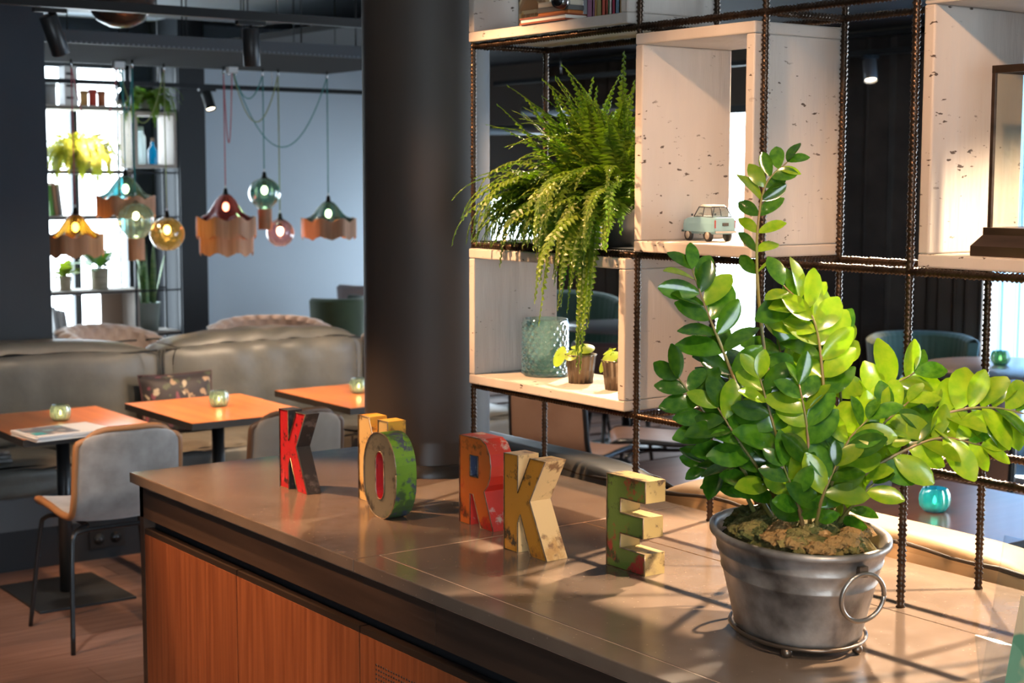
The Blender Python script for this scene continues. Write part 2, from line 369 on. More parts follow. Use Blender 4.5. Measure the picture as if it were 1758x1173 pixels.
for i in range(6):
    y1, y0 = dy[i] - .0025, dy[i + 1] + .0025; h = i == 2
    t = thing('cabinet', ['reddish wood cabinet at the far end of the counter', 'reddish wood cabinet, second from the far counter end', 'reddish wood cabinet with perforated vent holes', 'reddish wood cabinet beneath the letter E', 'reddish wood cabinet beneath the zinc tub', 'reddish wood cabinet at the near end of the counter'][i], 'cabinet', (FX, y0, 0), 0, 'cabinets under the counter')
    MB().bb((FX + .03, y0, .0), (.24, y1, .755)).build('body', M_BLACKP, t)
    d = MB().bb((FX, y0, .06), (FX + .022, y1, .752)).build('door', M_DOOR, t)
    MB().bb((FX + .001, y0, .752), (FX + .022, y1, .765)).build('grip_edge', mat('dark_edge', (.03, .018, .012), .35), d)
    if h:
        mb = MB()
        for a in range(14):
            for b in range(26): mb.cyl((FX - .0006, y1 - .06 - b * .009, .705 - a * .009), (FX + .003, y1 - .06 - b * .009, .705 - a * .009), .0023, 6)
        v = mb.build('vent_hole', M_BLACKP, d); v['kind'] = 'stuff'

# ================================================================ METAL LETTERS
def rrect(x0, y0, x1, y1, r, n=6):
    P = []
    for cx, cy, a in ((x1 - r, y1 - r, 0), (x0 + r, y1 - r, 90), (x0 + r, y0 + r, 180), (x1 - r, y0 + r, 270)):
        for k in range(n + 1): t = math.radians(a + 90 * k / n); P.append((cx + r * math.cos(t), cy + r * math.sin(t)))
    return P
GL = {
 'K': ([(0, 0), (.34, 0), (.34, .31), (.40, .40), (.66, 0), (1.04, 0), (.63, .56), (1, 1), (.64, 1), (.34, .62), (.34, 1), (0, 1)], []),
 'N': ([(0, 0), (.32, 0), (.32, .52), (.66, 0), (1, 0), (1, 1), (.68, 1), (.68, .48), (.36, 1), (0, 1)], []),
 'O': (rrect(0, 0, 1, 1, .44, 7), [rrect(.37, .22, .63, .78, .125, 5)]),
 'R': ([(0, 0), (.33, 0), (.33, .36), (.42, .36), (.66, 0), (1.04, 0), (.76, .42), (.88, .50), (.95, .60), (.97, .72), (.93, .85), (.82, .95), (.66, 1), (0, 1)], [[(.33, .56), (.58, .56), (.58, .80), (.33, .80)]]),
 'E': ([(0, 0), (1, 0), (1, .23), (.36, .23), (.36, .39), (.95, .39), (.95, .61), (.36, .61), (.36, .77), (1, .77), (1, 1), (0, 1)], []),
}
def letter(ch, xf, y0, y1, h, depth, mats, label, rz=0, tilt=0):
    """front face looks to -x, text runs towards -y"""
    W = y0 - y1; t = thing('metal_letter', label, 'letter', (xf, (y0 + y1) / 2, WT), rz, 'letters on the worktop')
    out, holes = GL[ch]
    loops = [[Vector((0, W / 2 - p[0] * W, p[1] * h)) for p in lp] for lp in [out] + holes]
    flat = [p for lp in loops for p in lp]
    tris = tessellate_polygon(loops)
    MB().add(flat, [tuple(f) for f in tris]).build('front_face', mats[0], t, local=True)
    mb = MB(); mb.add([p + Vector((depth, 0, 0)) for p in flat], [tuple(f)[::-1] for f in tris]); mb.build('back_face', mats[1], t, local=True)
    for i, lp in enumerate(loops):
        n = len(lp); V = [p + Vector((-.0025, 0, 0)) for p in lp] + [p + Vector((depth, 0, 0)) for p in lp]
        MB().add(V, [(k, (k + 1) % n, n + (k + 1) % n, n + k) for k in range(n)]).build('side_band' if i == 0 else 'inner_band', mats[1] if i == 0 else mats[3], t, local=True)
        MB().tube([p + Vector((-.001, 0, 0)) for p in lp] + [lp[0] + Vector((-.001, 0, 0))], .0014, 5).build('edge', mats[2], t, local=True)
    return t
EDGE = mat('worn_bare_edge', (.30, .20, .12), .4, .3, (.12, .07, .04), 60)
EDGE2 = mat('dark_edge_metal', (.06, .045, .035), .4, .4, (.25, .16, .09), 60)
letter('K', -.360, 1.545, 1.425, .185, .036, (worn('red_paint', (.42, .015, .02), (.55, .04, .05), (.03, .01, .01), .55, 18), worn('black_sheet', (.018, .017, .017), (.05, .045, .04), (.10, .08, .07), .6, 9), EDGE2, EDGE2), 'red fronted metal letter K with black sides', .03)
letter('N', -.285, 1.315, 1.185, .192, .045, (worn('cream_paint', (.62, .42, .17), (.55, .30, .08), (.08, .05, .03), .55, 11), worn('yellow_paint', (.66, .32, .03), (.60, .25, .03), (.25, .12, .03), .6, 9), EDGE, EDGE), 'yellow and cream metal letter N behind the letter O', -.02)
letter('O', -.350, 1.180, 1.048, .183, .050, (worn('grey_green_paint', (.115, .105, .075), (.07, .10, .04), (.03, .03, .025), .56, 10), worn('leaf_green_paint', (.13, .28, .02), (.05, .10, .03), (.05, .06, .10), .5, 14), EDGE, worn('deep_red_paint', (.40, .01, .012), (.30, .01, .01), (.15, .01, .01), .6)), 'grey metal letter O with green sides and red inside', .0)
letter('R', -.232, .985, .868, .186, .055, (worn('orange_red_paint', (.52, .115, .02), (.40, .02, .015), (.14, .04, .015), .52, 9), worn('bright_red_paint', (.62, .035, .02), (.55, .03, .02), (.6, .5, .45), .6, 8), EDGE, worn('navy_inside', (.02, .03, .07), (.04, .05, .09), (.3, .3, .32), .6)), 'orange and red metal letter R', .0)
letter('K', -.295, .735, .606, .190, .050, (worn('mustard_paint', (.52, .22, .025), (.42, .16, .02), (.04, .03, .02), .54, 10), worn('pale_cream_paint', (.72, .48, .22), (.55, .30, .10), (.25, .12, .05), .56, 8), EDGE2, EDGE2), 'mustard yellow metal letter K with cream sides', .02)
letter('E', -.215, .520, .408, .174, .046, (worn('green_red_paint', (.13, .20, .035), (.38, .035, .03), (.05, .06, .02), .50, 13), worn('straw_sheet', (.40, .30, .12), (.30, .22, .10), (.08, .05, .03), .58, 12), EDGE, EDGE), 'green metal letter E with flaking red paint', -.02)

# ================================================================ REBAR SHELF
YA, YB, YC, YD, YE = 1.2701, .6892, .3419, 0.0, -.345
Z1, Z2, Z3, Z4 = WT + .2415, WT + .568, WT + 1.0191, WT + 1.47
DX = .2065
def rebar(L, r=.0062, step=.0021, pitch=.0088, n=8):
    """ribbed bar along z from 0 to L"""
    rings = max(2, int(L / step)); V = []; Fc = []
    for i in range(rings + 1):
        z = L * i / rings
        for k in range(n):
            a = 2 * PI * k / n; q = math.cos(2 * PI * z / pitch + 2 * a + .6)
            rr = r + (.0017 if q > .35 else -.0004) * (.35 + .65 * abs(math.sin(a)) if False else 1)
            V.append((rr * math.cos(a), rr * math.sin(a), z))
    for i in range(rings):
        for k in range(n): Fc.append((i * n + k, i * n + (k + 1) % n, (i + 1) * n + (k + 1) % n, (i + 1) * n + k))
    Fc.append(tuple(range(n - 1, -1, -1))); Fc.append(tuple(range(rings * n, rings * n + n)))
    return V, Fc
shelf = thing('rebar_shelf', 'open shelf frame of dark ribbed steel bars on the worktop', 'shelf', (0, 0, WT))
_bars = {}
def bar(a, b):
    a, b = Vector(a), Vector(b); L = round((b - a).length, 4)
    if L not in _bars:
        V, Fc = rebar(L); mb = MB().add(V, Fc, True); o = mb.build('bar', M_REBAR, shelf, local=True); _bars[L] = o.data
    else:
        o = bpy.data.objects.new('bar', _bars[L]); COL.objects.link(o); o.parent = shelf
    o.location = a - shelf.location; o.rotation_mode = 'QUATERNION'; o.rotation_quaternion = (b - a).to_track_quat('Z', 'Y')
for x in (0, DX):
    for y in (YA, YB, YC, YD, YE): bar((x, y, WT), (x, y, Z4))
    for z in (Z1, Z2, Z3): bar((x, YE, z), (x, YA, z))
for y in (YA, YB, YC, YD, YE):
    for z in (Z1, Z2, Z3): bar((0, y, z), (DX, y, z))
def crate(label, x0, x1, y0, y1, z0, z1, t=.022):
    e = thing('wooden_crate', label, 'crate', (x0, y0, z0), 0, 'whitewashed crates in the rebar shelf')
    for nm, a, b in (('bottom_board', (x0, y0, z0), (x1, y1, z0 + t)), ('top_board', (x0, y0, z1 - t), (x1, y1, z1)), ('side_board', (x0 + .0005, y0, z0 + t), (x1, y0 + t, z1 - t)), ('side_board', (x0 + .0005, y1 - t, z0 + t), (x1, y1, z1 - t))):
        MB().bb(a, b).build(nm, M_WW, e, bevel=.003)
    return e
RB = .0075
crate('whitewashed crate holding books, top left of the shelf', -.02, .22, .705, 1.262, Z3 + RB, Z3 + RB + .42)
crate('whitewashed crate with textured glass vase and two pots', -.02, .22, .705, 1.262, Z1 + RB, Z2 - RB)
crate('tall whitewashed crate holding the toy car', -.02, .22, .350, .680, Z2 + RB, Z3 - RB - .008)
crate('whitewashed crate holding the glass lantern', .008, .245, -.335, -.0085, Z2 + RB, Z3 - RB + .012)
FLV = Z1 + RB + .022; FLC = Z2 + RB + .022
# steel tray that carries the ferns
MB()
tray = MB().bb((.012, .70, Z2 + .0072), (.196, 1.262, Z2 + .010)).build('steel_tray', M_BLACK, None, (.1, .98, Z2 + .0072))
tag(tray, 'thin black steel tray under the fern pots', 'tray')

# ================================================================ SHELF CONTENTS
def pot(name, label, cat, c, r0, r1, h, m, rim=.004, group=None, n=32, mod=None):
    t = thing(name, label, cat, c, 0, group)
    MB().lathe([(.0005, 0), (r0, 0), (r0 + (r1 - r0) * .5, h * .5), (r1, h - rim), (r1 + rim * .6, h), (r1 - rim, h), (r0 + (r1 - r0) * .8 - rim, h * .8), (.0005, h * .8)], n, mod=mod).build('pot', m, t, local=True)
    MB().disc((0, 0, h * .86), r1 - rim, r1 - rim, 20).build('soil', mat('soil', (.03, .02, .014), .9), t, local=True)
    return t
M_ZINC = mat('dark_zinc', (.16, .155, .15), .42, .75, (.24, .235, .23), 12)
M_FERN = mat('fern_green', (.055, .14, .008), .42, 0, (.18, .24, .016), 9, rand=.35, trans=.35)
M_FERN2 = mat('fern_rachis', (.10, .12, .03), .5)
def frond(t, p0, az, el, L, droop, size=.033, m=None, pitch=.0122, bounds=None):
    """an arching frond: rachis plus alternating leaflets"""
    n = int(L / pitch); p = Vector(p0); e = el; pts = []; a2 = az
    for i in range(n + 1):
        d = Vector((math.cos(a2) * math.cos(e), math.sin(a2) * math.cos(e), math.sin(e)))
        pts.append((p.copy(), d)); p = p + d * pitch; e = max(-1.45, e - droop * pitch * (1 + i / n)); a2 += random.uniform(-.02, .02)
    if bounds:
        ok = next((i for i, q in enumerate(pts) if not bounds(q[0])), len(pts))
        if ok < max(9, .35 * n): return None
        pts = pts[:ok]; n = len(pts) - 1
    mb = MB(); mb.tube([q[0] for q in pts[::3]] + [pts[-1][0]], .0009, 4)
    for i in range(2, n + 1):
        f = i / n; q, d = pts[i]; up = Vector((0, 0, 1)); s = d.cross(up)
        if s.length < .05: s = Vector((math.sin(az), -math.cos(az), 0))
        s.normalize(); nn = s.cross(d).normalized()
        ln = size * (min(1, .35 + f * 2.6) if f < .25 else 1) * max(.12, (1 - max(0, f - .3) / .72)) * random.uniform(.85, 1.1)
        for sg in (-1, 1):
            o = q + d * (pitch * .5 if sg > 0 else 0)
            dr = (s * sg * .93 + d * .35 + nn * random.uniform(-.30, .05)).normalized(); wv = (d - dr * d.dot(dr)).normalized() * (pitch * .52)
            b = o + dr * ln * .35; tip = o + dr * ln - nn * ln * random.uniform(.02, .25)
            mb.add([o - wv * .35, b - wv + nn * .001, tip, b + wv * 1.05 + nn * .001, o + wv * .5, b - nn * .0012], [(0, 1, 5), (1, 2, 5), (5, 2, 3), (0, 5, 3, 4)])
    o = mb.build('frond', m or M_FERN, t, local=True); return o
def fern(label, c, r0, r1, h, nf, az0, az1, Ls, group, size=.034, m=None, bounds=None, potm=None, els=(.1, 1.25), dr=(4, 9), pitch=.0122):
    t = pot('potted_fern', label, 'fern', c, r0, r1, h, potm or M_ZINC, group=group); k = 0; tries = 0
    while k < nf and tries < nf * 12:
        tries += 1
        az = random.uniform(az0, az1); el = random.uniform(*els); rr = random.uniform(0, r1 * .7)
        if frond(t, (rr * math.cos(az), rr * math.sin(az), h * .88), az, el, random.uniform(*Ls), random.uniform(*dr), size, m, pitch, bounds): k += 1
    return t
# two ferns on the tray (local frame: +y is to the left in the photo, -x towards the viewer)
def bnd_for(c):
    def f(p):
        q = p + Vector(c)
        if q.y < .715 and q.x > -.03: return False
        if q.y < .66: return False
        if q.z > Z3 - .012 and q.x > -.02: return False
        if q.z < Z2 + .014 and (q.x > -.035 or q.y > .95 or q.y < .78): return False
        if q.z < Z2 - .06 and q.y > .90: return False
        return True
    return f
cA = (.085, .965, Z2 + .010); cB = (.085, .835, Z2 + .010)
fern('bushy green fern in dark zinc pot, arching left over the shelf edge', cA, .034, .046, .085, 110, PI * .38, PI * 1.35, (.16, .34), 'ferns in the rebar shelf', bounds=bnd_for(cA), els=(.15, 1.2), dr=(4, 8.5))
fern('tall green fern in dark zinc pot beside the car crate', cB, .034, .046, .085, 70, PI * .50, PI * 1.5, (.14, .36), 'ferns in the rebar shelf', bounds=bnd_for(cB), els=(.2, 1.5), dr=(3, 9))
for k in range(46):
    az = random.uniform(0, 2 * PI); frond([o for o in bpy.data.objects if o.name.startswith('potted_fern')][k % 2], (random.uniform(-.03, .02), random.uniform(-.02, .03), .075), random.uniform(PI * .45, PI * 1.6), random.uniform(1.05, 1.5), random.uniform(.22, .34), random.uniform(.6, 3.2), .034, bounds=bnd_for((cA, cB)[k % 2]))
fA = [o for o in bpy.data.objects if o.name.startswith('potted_fern')][0]; fB = [o for o in bpy.data.objects if o.name.startswith('potted_fern')][1]
for k in range(44): frond(fA, (-.02, .03, .075), random.uniform(PI * .48, PI * .92), random.uniform(.25, 1.0), random.uniform(.22, .345), random.uniform(4, 7.5), .034, bounds=bnd_for(cA))
for k in range(30): frond(fB, (-.03, -.01, .075), random.uniform(PI * .95, PI * 1.5), random.uniform(.3, 1.3), random.uniform(.16, .30), random.uniform(4, 10), .034, bounds=bnd_for(cB))
for k in range(24): frond(fB, (random.uniform(-.03, .02), random.uniform(-.05, .05), .07), random.uniform(PI * .8, PI * 1.35), random.uniform(1.0, 1.5), random.uniform(.26, .36), random.uniform(.5, 2.5), .036, bounds=bnd_for(cB))
# long trailing fronds hanging in front of the crate below
ft = [o for o in bpy.data.objects if o.name.startswith('potted_fern')][1]
for dy_, L in ((.0, .36), (-.01, .40), (.02, .33), (-.02, .30), (.01, .38), (.03, .28), (.045, .26)):
    frond(ft, (-.03, dy_, .075), PI + random.uniform(-.1, .3), .35, L, 16, .022)
# glass vase
GV = (.105, 1.135, FLV)
t = thing('glass_vase', 'turquoise cylinder vase of dimpled glass', 'vase', GV)
def dim(a, i): return (1 + .040 * math.cos(20 * a + PI * (i % 8 >= 4)) * (1 if 1 < i < 41 else 0), 0)
MB().lathe([(.001, .002), (.046, .0), (.050, .004)] + [(.0525 + .0008 * (1 if i % 4 in (0, 1) else -.6), .006 + i * .0031) for i in range(40)] + [(.051, .1315), (.049, .1315), (.0485, .010), (.001, .008)], 120, mod=dim).build('body', glass('turquoise_glass', (.74, .95, .90), .30, .05, .04), t, local=True)
# pilea pots
M_PIL = mat('pilea_green', (.22, .36, .03), .35, 0, (.30, .42, .06), 20, rand=.2, trans=.3)
def ribs(a, i): return (1 + .035 * math.cos(16 * a), 0)
def pilea(label, c, lv):
    t = pot('potted_pilea', label, 'potted plant', c, .026, .033, .064, mat('bronze_ribbed_metal', (.20, .165, .12), .3, .9, (.13, .105, .08), 20), group='pilea pots in the vase crate', n=96, mod=ribs)
    for (x, y, z, nx, ny, nz, r) in lv:
        st = MB().tube(bez((0, 0, .05), (x * .3, y * .3, .085), (x * .8, y * .8, z + .01), (x, y, z), 6), .0011, 5).build('stalk', M_PIL, t, local=True)
        nrm = Vector((nx, ny, nz)).normalized(); u = nrm.orthogonal().normalized(); v = nrm.cross(u); ctr = Vector((x, y, z)); mb = MB()
        V = [ctr]; n = 18
        for q in (.55, 1):
            for k in range(n): a = 2 * PI * k / n; V.append(ctr + (u * math.cos(a) + v * math.sin(a)) * r * q - nrm * r * .22 * q * q)
        mb.add(V, [(0, 1 + k, 1 + (k + 1) % n) for k in range(n)] + [(1 + k, 1 + n + k, 1 + n + (k + 1) % n, 1 + (k + 1) % n) for k in range(n)], True)
        mb.build('leaf', M_PIL, t, local=True)
pilea('ribbed metal pot with round pilea leaves beside the vase', (.090, .985, FLV), [(-.030, .044, .058, -.8, .1, .35, .0245), (-.03, -.004, .066, -.6, -.2, .75, .017), (-.005, -.022, .082, -.3, -.3, .9, .021), (.01, .02, .08, .2, .3, .9, .018)])
pilea('ribbed metal pot with pilea half hidden by the crate side', (.085, .852, FLV), [(-.02, .026, .058, -.8, .3, .4, .023), (-.02, .0, .075, -.5, -.1, .8, .02), (.01, -.02, .08, 0, -.3, .9, .02), (.0, .03, .082, -.2, .5, .9, .016)])
# ---- toy car (small saloon): local +y = forward
def toy_car(loc, rz):
    t = thing('toy_car', 'pale blue toy saloon car with white roof', 'toy car', loc, rz); s = .119
    Mb = mat('pale_blue_enamel', (.20, .40, .50), .3, 0, coat=.4); Mr = mat('white_enamel', (.75, .73, .68), .3, 0, coat=.3); Md = mat('toy_dark', (.02, .02, .022), .4)
    def prof(ps, y): return ps
    L = .5 * s; W = .215 * s
    # lower body: sections along y (front +) with width and height shape
    secs = [(.5, .78, .17, .30), (.47, .92, .13, .355), (.36, 1, .12, .385), (.10, 1.02, .12, .41), (-.20, 1.02, .12, .41), (-.40, 1, .12, .405), (-.48, .95, .13, .395), (-.5, .88, .16, .37)]
    mb = MB(); V = []; n = 8
    for y, wf, z0, z1 in secs:
        w_ = W * wf; zm = (z0 + z1) / 2
        for x, z in ((-.86, z0), (.86, z0), (1, z0 + .04), (1, zm + .03), (.93, z1 - .012), (.80, z1), (-.80, z1), (-.93, z1 - .012), (-1, zm + .03), (-1, z0 + .04)): V.append((x * w_, y * s, z * s))
    k = 10; Fc = [(i * k + j, i * k + (j + 1) % k, (i + 1) * k + (j + 1) % k, (i + 1) * k + j) for i in range(len(secs) - 1) for j in range(k)]
    Fc += [tuple(range(k)), tuple(range((len(secs) - 1) * k, len(secs) * k))[::-1]]
    mb.add(V, Fc, False); body = mb.build('body', Mb, t, local=True, bevel=.0008)
    # cabin glass house
    g = MB(); lo = [(-.86, .16), (.86, .16), (.86, -.40), (-.86, -.40)]; hi = [(-.70, .06), (.70, .06), (.70, -.30), (-.70, -.30)]
    V = [(x * W, y * s, .405 * s) for x, y in lo] + [(x * W, y * s, .565 * s) for x, y in hi]
    g.add(V, [(0, 1, 5, 4), (1, 2, 6, 5), (2, 3, 7, 6), (3, 0, 4, 7)]).build('window_glass', glass('toy_glass', (.9, .9, .86), .1), t, local=True)
    mb = MB()
    for i in range(4): mb.tube([V[i], V[i + 4]], .0011, 5); mb.tube([V[i], V[(i + 1) % 4]], .0010, 5); mb.tube([V[i + 4], V[4 + (i + 1) % 4]], .0011, 5)
    for sx in (-1, 1): mb.tube([(sx * .86 * W, -.10 * s, .405 * s), (sx * .70 * W, -.10 * s, .565 * s)], .0011, 5)
    mb.build('window_frame', Md, t, local=True)
    r = MB(); r.add([(x * W * 1.06, y * s * 1.02, .565 * s) for x, y in hi] + [(x * W * .80, y * s * .9 - .002, .605 * s) for x, y in hi], [(0, 1, 5, 4), (1, 2, 6, 5), (2, 3, 7, 6), (3, 0, 4, 7), (4, 5, 6, 7), (3, 2, 1, 0)]).build('roof', Mr, t, local=True, bevel=.002)
    for sx in (-1, 1):
        for y in (.31, -.29):
            wh = MB().cyl((sx * W * .72, y * s, .098 * s), (sx * W * .99, y * s, .098 * s), .098 * s, 18).build('wheel', mat('toy_tyre', (.02, .02, .02), .6), t, local=True)
            MB().cyl((sx * W * .99, y * s, .098 * s), (sx * W * 1.01, y * s, .098 * s), .062 * s, 14).build('hubcap', mat('toy_hub', (.6, .55, .48), .3, .5), wh, local=True)
        MB().box((sx * W * .90, -.495 * s, .29 * s), (.10 * W, .012 * s, .13 * s)).build('tail_light', mat('toy_red', (.25, .02, .02), .3), t, local=True)
        MB().box((sx * W * 1.06, .15 * s, .435 * s), (.12 * W, .02 * s, .035 * s)).build('wing_mirror', Md, t, local=True)
        MB().ball((sx * W * .62, .495 * s, .27 * s), .045 * s, 10, 6).build('headlight', M_CHROME, t, local=True)
    for y in (.515, -.52): MB().box((0, y * s, .16 * s), (W * 1.9, .02 * s, .035 * s)).build('bumper', M_CHROME, t, local=True)
    MB().box((0, -.506 * s, .285 * s), (W * .55, .008 * s, .05 * s)).build('number_plate', Md, t, local=True)
    return t
pc = atx(1216, 417, .095)
toy_car((.095, pc.y, FLC), math.radians(-10))
# ---- lantern
lc = thing('glass_lantern', 'square glass lantern with brown metal frame and stepped base', 'lantern', (.132, -.205, FLC))
M_LAN = mat('antique_brown_metal', (.085, .055, .038), .3, .8, (.14, .09, .065), 6, (1, 1, 6))
W = .090
MB().add([(x * W * k, y * W * k, z) for z, k in ((0, 1.18), (.016, 1.18), (.034, 1.03), (.046, 1.03)) for x, y in ((-1, -1), (1, -1), (1, 1), (-1, 1))],
         [(i * 4 + j, i * 4 + (j + 1) % 4, i * 4 + 4 + (j + 1) % 4, i * 4 + 4 + j) for i in range(3) for j in range(4)] + [(3, 2, 1, 0), (12, 13, 14, 15)]).build('base', M_LAN, lc, local=True, bevel=.0015)
for x, y in ((-1, -1), (1, -1), (1, 1), (-1, 1)): MB().box((x * W * .94, y * W * .94, .170), (.006, .006, .248)).build('corner_post', M_LAN, lc, local=True)
for x, y, dx, dy_ in ((0, -.94, 1.9, 0), (0, .94, 1.9, 0), (-.94, 0, 0, 1.9), (.94, 0, 0, 1.9)):
    MB().box((x * W, y * W, .170), (dx * W + .002, dy_ * W + .002, .246)).build('pane', glass('lantern_glass', (.96, .97, .95), .06), lc, local=True)
mb = MB()
for x, y, dx, dy_ in ((0, -.94, 1.96, .06), (0, .94, 1.96, .06), (-.94, 0, .06, 1.96), (.94, 0, .06, 1.96)): mb.box((x * W, y * W, .296), (dx * W, dy_ * W, .012))
mb.build('top_frame', M_LAN, lc, local=True)
# ---- books and the camera-like toy in the top crate
FLB = Z3 + RB + .022
y = .738
for i, (wd, h, dd, c_, lb) in enumerate(((.030, .27, .18, (.45, .28, .10), 'thick ochre book'), (.014, .25, .17, (.62, .42, .20), 'cream yellow book'), (.012, .25, .17, (.20, .36, .52), 'pale blue book'), (.010, .24, .17, (.40, .04, .10), 'dark red thin book'), (.008, .24, .17, (.75, .72, .70), 'thin white book'), (.010, .23, .16, (.12, .25, .14), 'green spined book'), (.012, .24, .17, (.50, .10, .07), 'brick red book'), (.016, .25, .17, (.30, .24, .10), 'olive brown book'), (.012, .22, .16, (.58, .35, .12), 'orange spined book'), (.018, .26, .17, (.26, .12, .20), 'plum spined book'))):
    t = thing('book', lb + ' standing in the top crate', 'book', (.11, y + wd / 2, FLB), 0, 'books in the top crate'); cm = mat('book_cover_%d' % i, c_, .5)
    MB().bb((-dd / 2 + .004, -wd / 2 + .0015, .003), (dd / 2 - .003, wd / 2 - .0015, h - .003)).build('pages', mat('paper', (.75, .70, .6), .8), t, local=True)
    mb = MB().bb((-dd / 2, -wd / 2, 0), (dd / 2, -wd / 2 + .0015, h)).bb((-dd / 2, wd / 2 - .0015, 0), (dd / 2, wd / 2, h)).bb((-dd / 2, -wd / 2, 0), (-dd / 2 + .002, wd / 2, h)); mb.build('cover', cm, t, local=True)
    y += wd + .001
t = thing('picture_book', 'upright book with printed house and yellow motif in the top crate', 'book', (.10, 1.165, FLB), 0)
MB().bb((-.006, -.056, .001), (.006, .056, .27)).build('pages', mat('paper', (.75, .70, .6), .8), t, local=True)
MB().bb((-.008, -.058, 0), (-.006, .058, .275)).bb((.006, -.058, 0), (.008, .058, .275)).bb((-.008, .056, 0), (.008, .058, .275)).build('cover', floral('yellow_print', (.62, .46, .24), [(.55, .30, .05), (.70, .55, .30), (.30, .16, .06), (.60, .40, .18), (.12, .08, .05)], 45), t, local=True)
mb = MB()
for r_ in range(4):
    for q in range(5): mb.box((-.0086, .045 - q * .016 - (r_ % 2) * .008, .012 + r_ * .009), (.0014, .013, .006))
mb.add([(-.0088, .052, .050), (-.0088, -.030, .050), (-.0088, .012, .09)], [(0, 1, 2)]).build('printed_house', mat('printed_brick', (.32, .16, .06), .6), t, local=True)
t = thing('toy_camera', 'old silver and orange toy camera on a book, top crate', 'toy', (.03, .985, FLB))
MB().bb((-.055, -.085, 0), (.075, .075, .004)).bb((-.055, -.085, .011), (.075, .075, .014)).build('book_cover', mat('rust_cover', (.22, .05, .02), .5), t, local=True)
MB().bb((-.052, -.083, .004), (.072, .073, .011)).build('book_pages', mat('paper', (.75, .70, .6), .8), t, local=True)
MB().bb((-.02, -.052, .014), (.022, .056, .026)).build('camera_base', mat('toy_orange', (.50, .16, .04), .4), t, local=True, bevel=.003)
MB().bb((-.02, -.052, .026), (.022, .056, .036)).build('camera_body', mat('toy_grey', (.12, .12, .11), .4), t, local=True)
MB().bb((-.02, -.052, .036), (.022, .056, .048)).build('camera_top', mat('toy_cream', (.62, .55, .42), .4), t, local=True, bevel=.003)
l_ = MB().cyl((-.018, -.036, .042), (-.046, -.050, .042), .016, 20).build('lens_barrel', M_CHROME, t, local=True)
MB().cyl((-.046, -.050, .042), (-.047, -.0505, .042), .011, 20).build('lens', M_BLACK, l_, local=True)

# ================================================================ ZINC TUB WITH ZZ PLANT
TUB = Vector((-.262, -.012, WT)); TH = math.radians(64)
zz = thing('potted_zz_plant', 'leafy glossy green plant in an oval zinc tub with ring handles', 'potted plant', TUB)
M_TUB = mat('aged_zinc', (.085, .070, .060), .42, .5, (.46, .42, .385), 14, bump=.25, bscale=22, lo=.32, hi=.72)
A0, B0, A1, B1, HT = .133, .095, .183, .128, .172
prof = [(.001, .026), (.985, .026), (1.0, .030), (1.02, .034)]
def tubz(f): return (A0 + (A1 - A0) * f, B0 + (B1 - B0) * f)
tp = [(0, .018), (.02, .024), (.30, .070), (.55, .108), (.56, .112), (.58, .115), (.60, .118), (.74, .138), (.75, .143), (.78, .147), (.80, .150), (.95, .166), (1.0, .172)]
V = []; Fc = []; n = 56
rows = []; tp = [(f_, .018 + (z_ - .018) * .93) for f_, z_ in tp]
for i, (f, z) in enumerate(tp):
    a, b = tubz(f); k = 1.0 + (.018 if i in (4, 5, 8, 9) else 0)
    rows.append((a * k, b * k, z))
rows += [(A1 + .006, B1 + .006, .163), (A1 + .006, B1 + .006, .171), (A1 - .001, B1 - .001, .173), (A1 - .006, B1 - .006, .167), (A0 + (A1 - A0) * .6 - .006, B0 + (B1 - B0) * .6 - .006, .118)]
for a, b, z in rows:
    for k in range(n): q = 2 * PI * k / n; x, y = a * math.cos(q), b * math.sin(q); V.append((x * math.cos(TH) - y * math.sin(TH), x * math.sin(TH) + y * math.cos(TH), z))
for i in range(len(rows) - 1):
    for k in range(n): Fc.append((i * n + k, i * n + (k + 1) % n, (i + 1) * n + (k + 1) % n, (i + 1) * n + k))
Fc.append(tuple(range(n - 1, -1, -1)))
tub = MB().add(V, Fc, True).build('tub', M_TUB, zz, local=True)
def el(a, b, q, z): x, y = a * math.cos(q), b * math.sin(q); return Vector((x * math.cos(TH) - y * math.sin(TH), x * math.sin(TH) + y * math.cos(TH), z))
M_TUBE = mat('bronze_zinc', (.16, .12, .09), .35, .85)
MB().tube([el(A0 + .006, B0 + .006, 2 * PI * k / 48, .0165) for k in range(49)], .0032, 6).build('base_hoop', M_TUBE, tub, local=True)
for q in (.62, PI - .62, PI + .62, -.62): MB().ball(el(A0 + .002, B0 + .002, q, .0085), .0085, 12, 8).build('foot', M_TUBE, tub, local=True)
for q, sg in ((PI + .26, 1), (.26, -1)):
    # ring handle hanging from a lug on the tub end
    a, b = tubz(.86); at = el(a + .004, b + .004, q, .142); nrm = Vector((at.x, at.y, 0)).normalized(); tg = Vector((-nrm.y, nrm.x, 0))
    MB().box(at + nrm * .003 + Vector((0, 0, .004)), (.014, .010, .016), math.atan2(nrm.y, nrm.x) + PI / 2).build('lug', M_TUBE, tub, local=True)
    R_ = .0365; cen = at + nrm * .006 + Vector((0, 0, -R_ + .002)); dn = Vector((0, 0, 1)) + nrm * .10
    MB().tube([cen + tg * R_ * math.cos(2 * PI * k / 40) + dn * R_ * math.sin(2 * PI * k / 40) for k in range(41)], .0036, 8).build('ring_handle', mat('dull_silver_ring', (.34, .30, .26), .3, .9), tub, local=True)
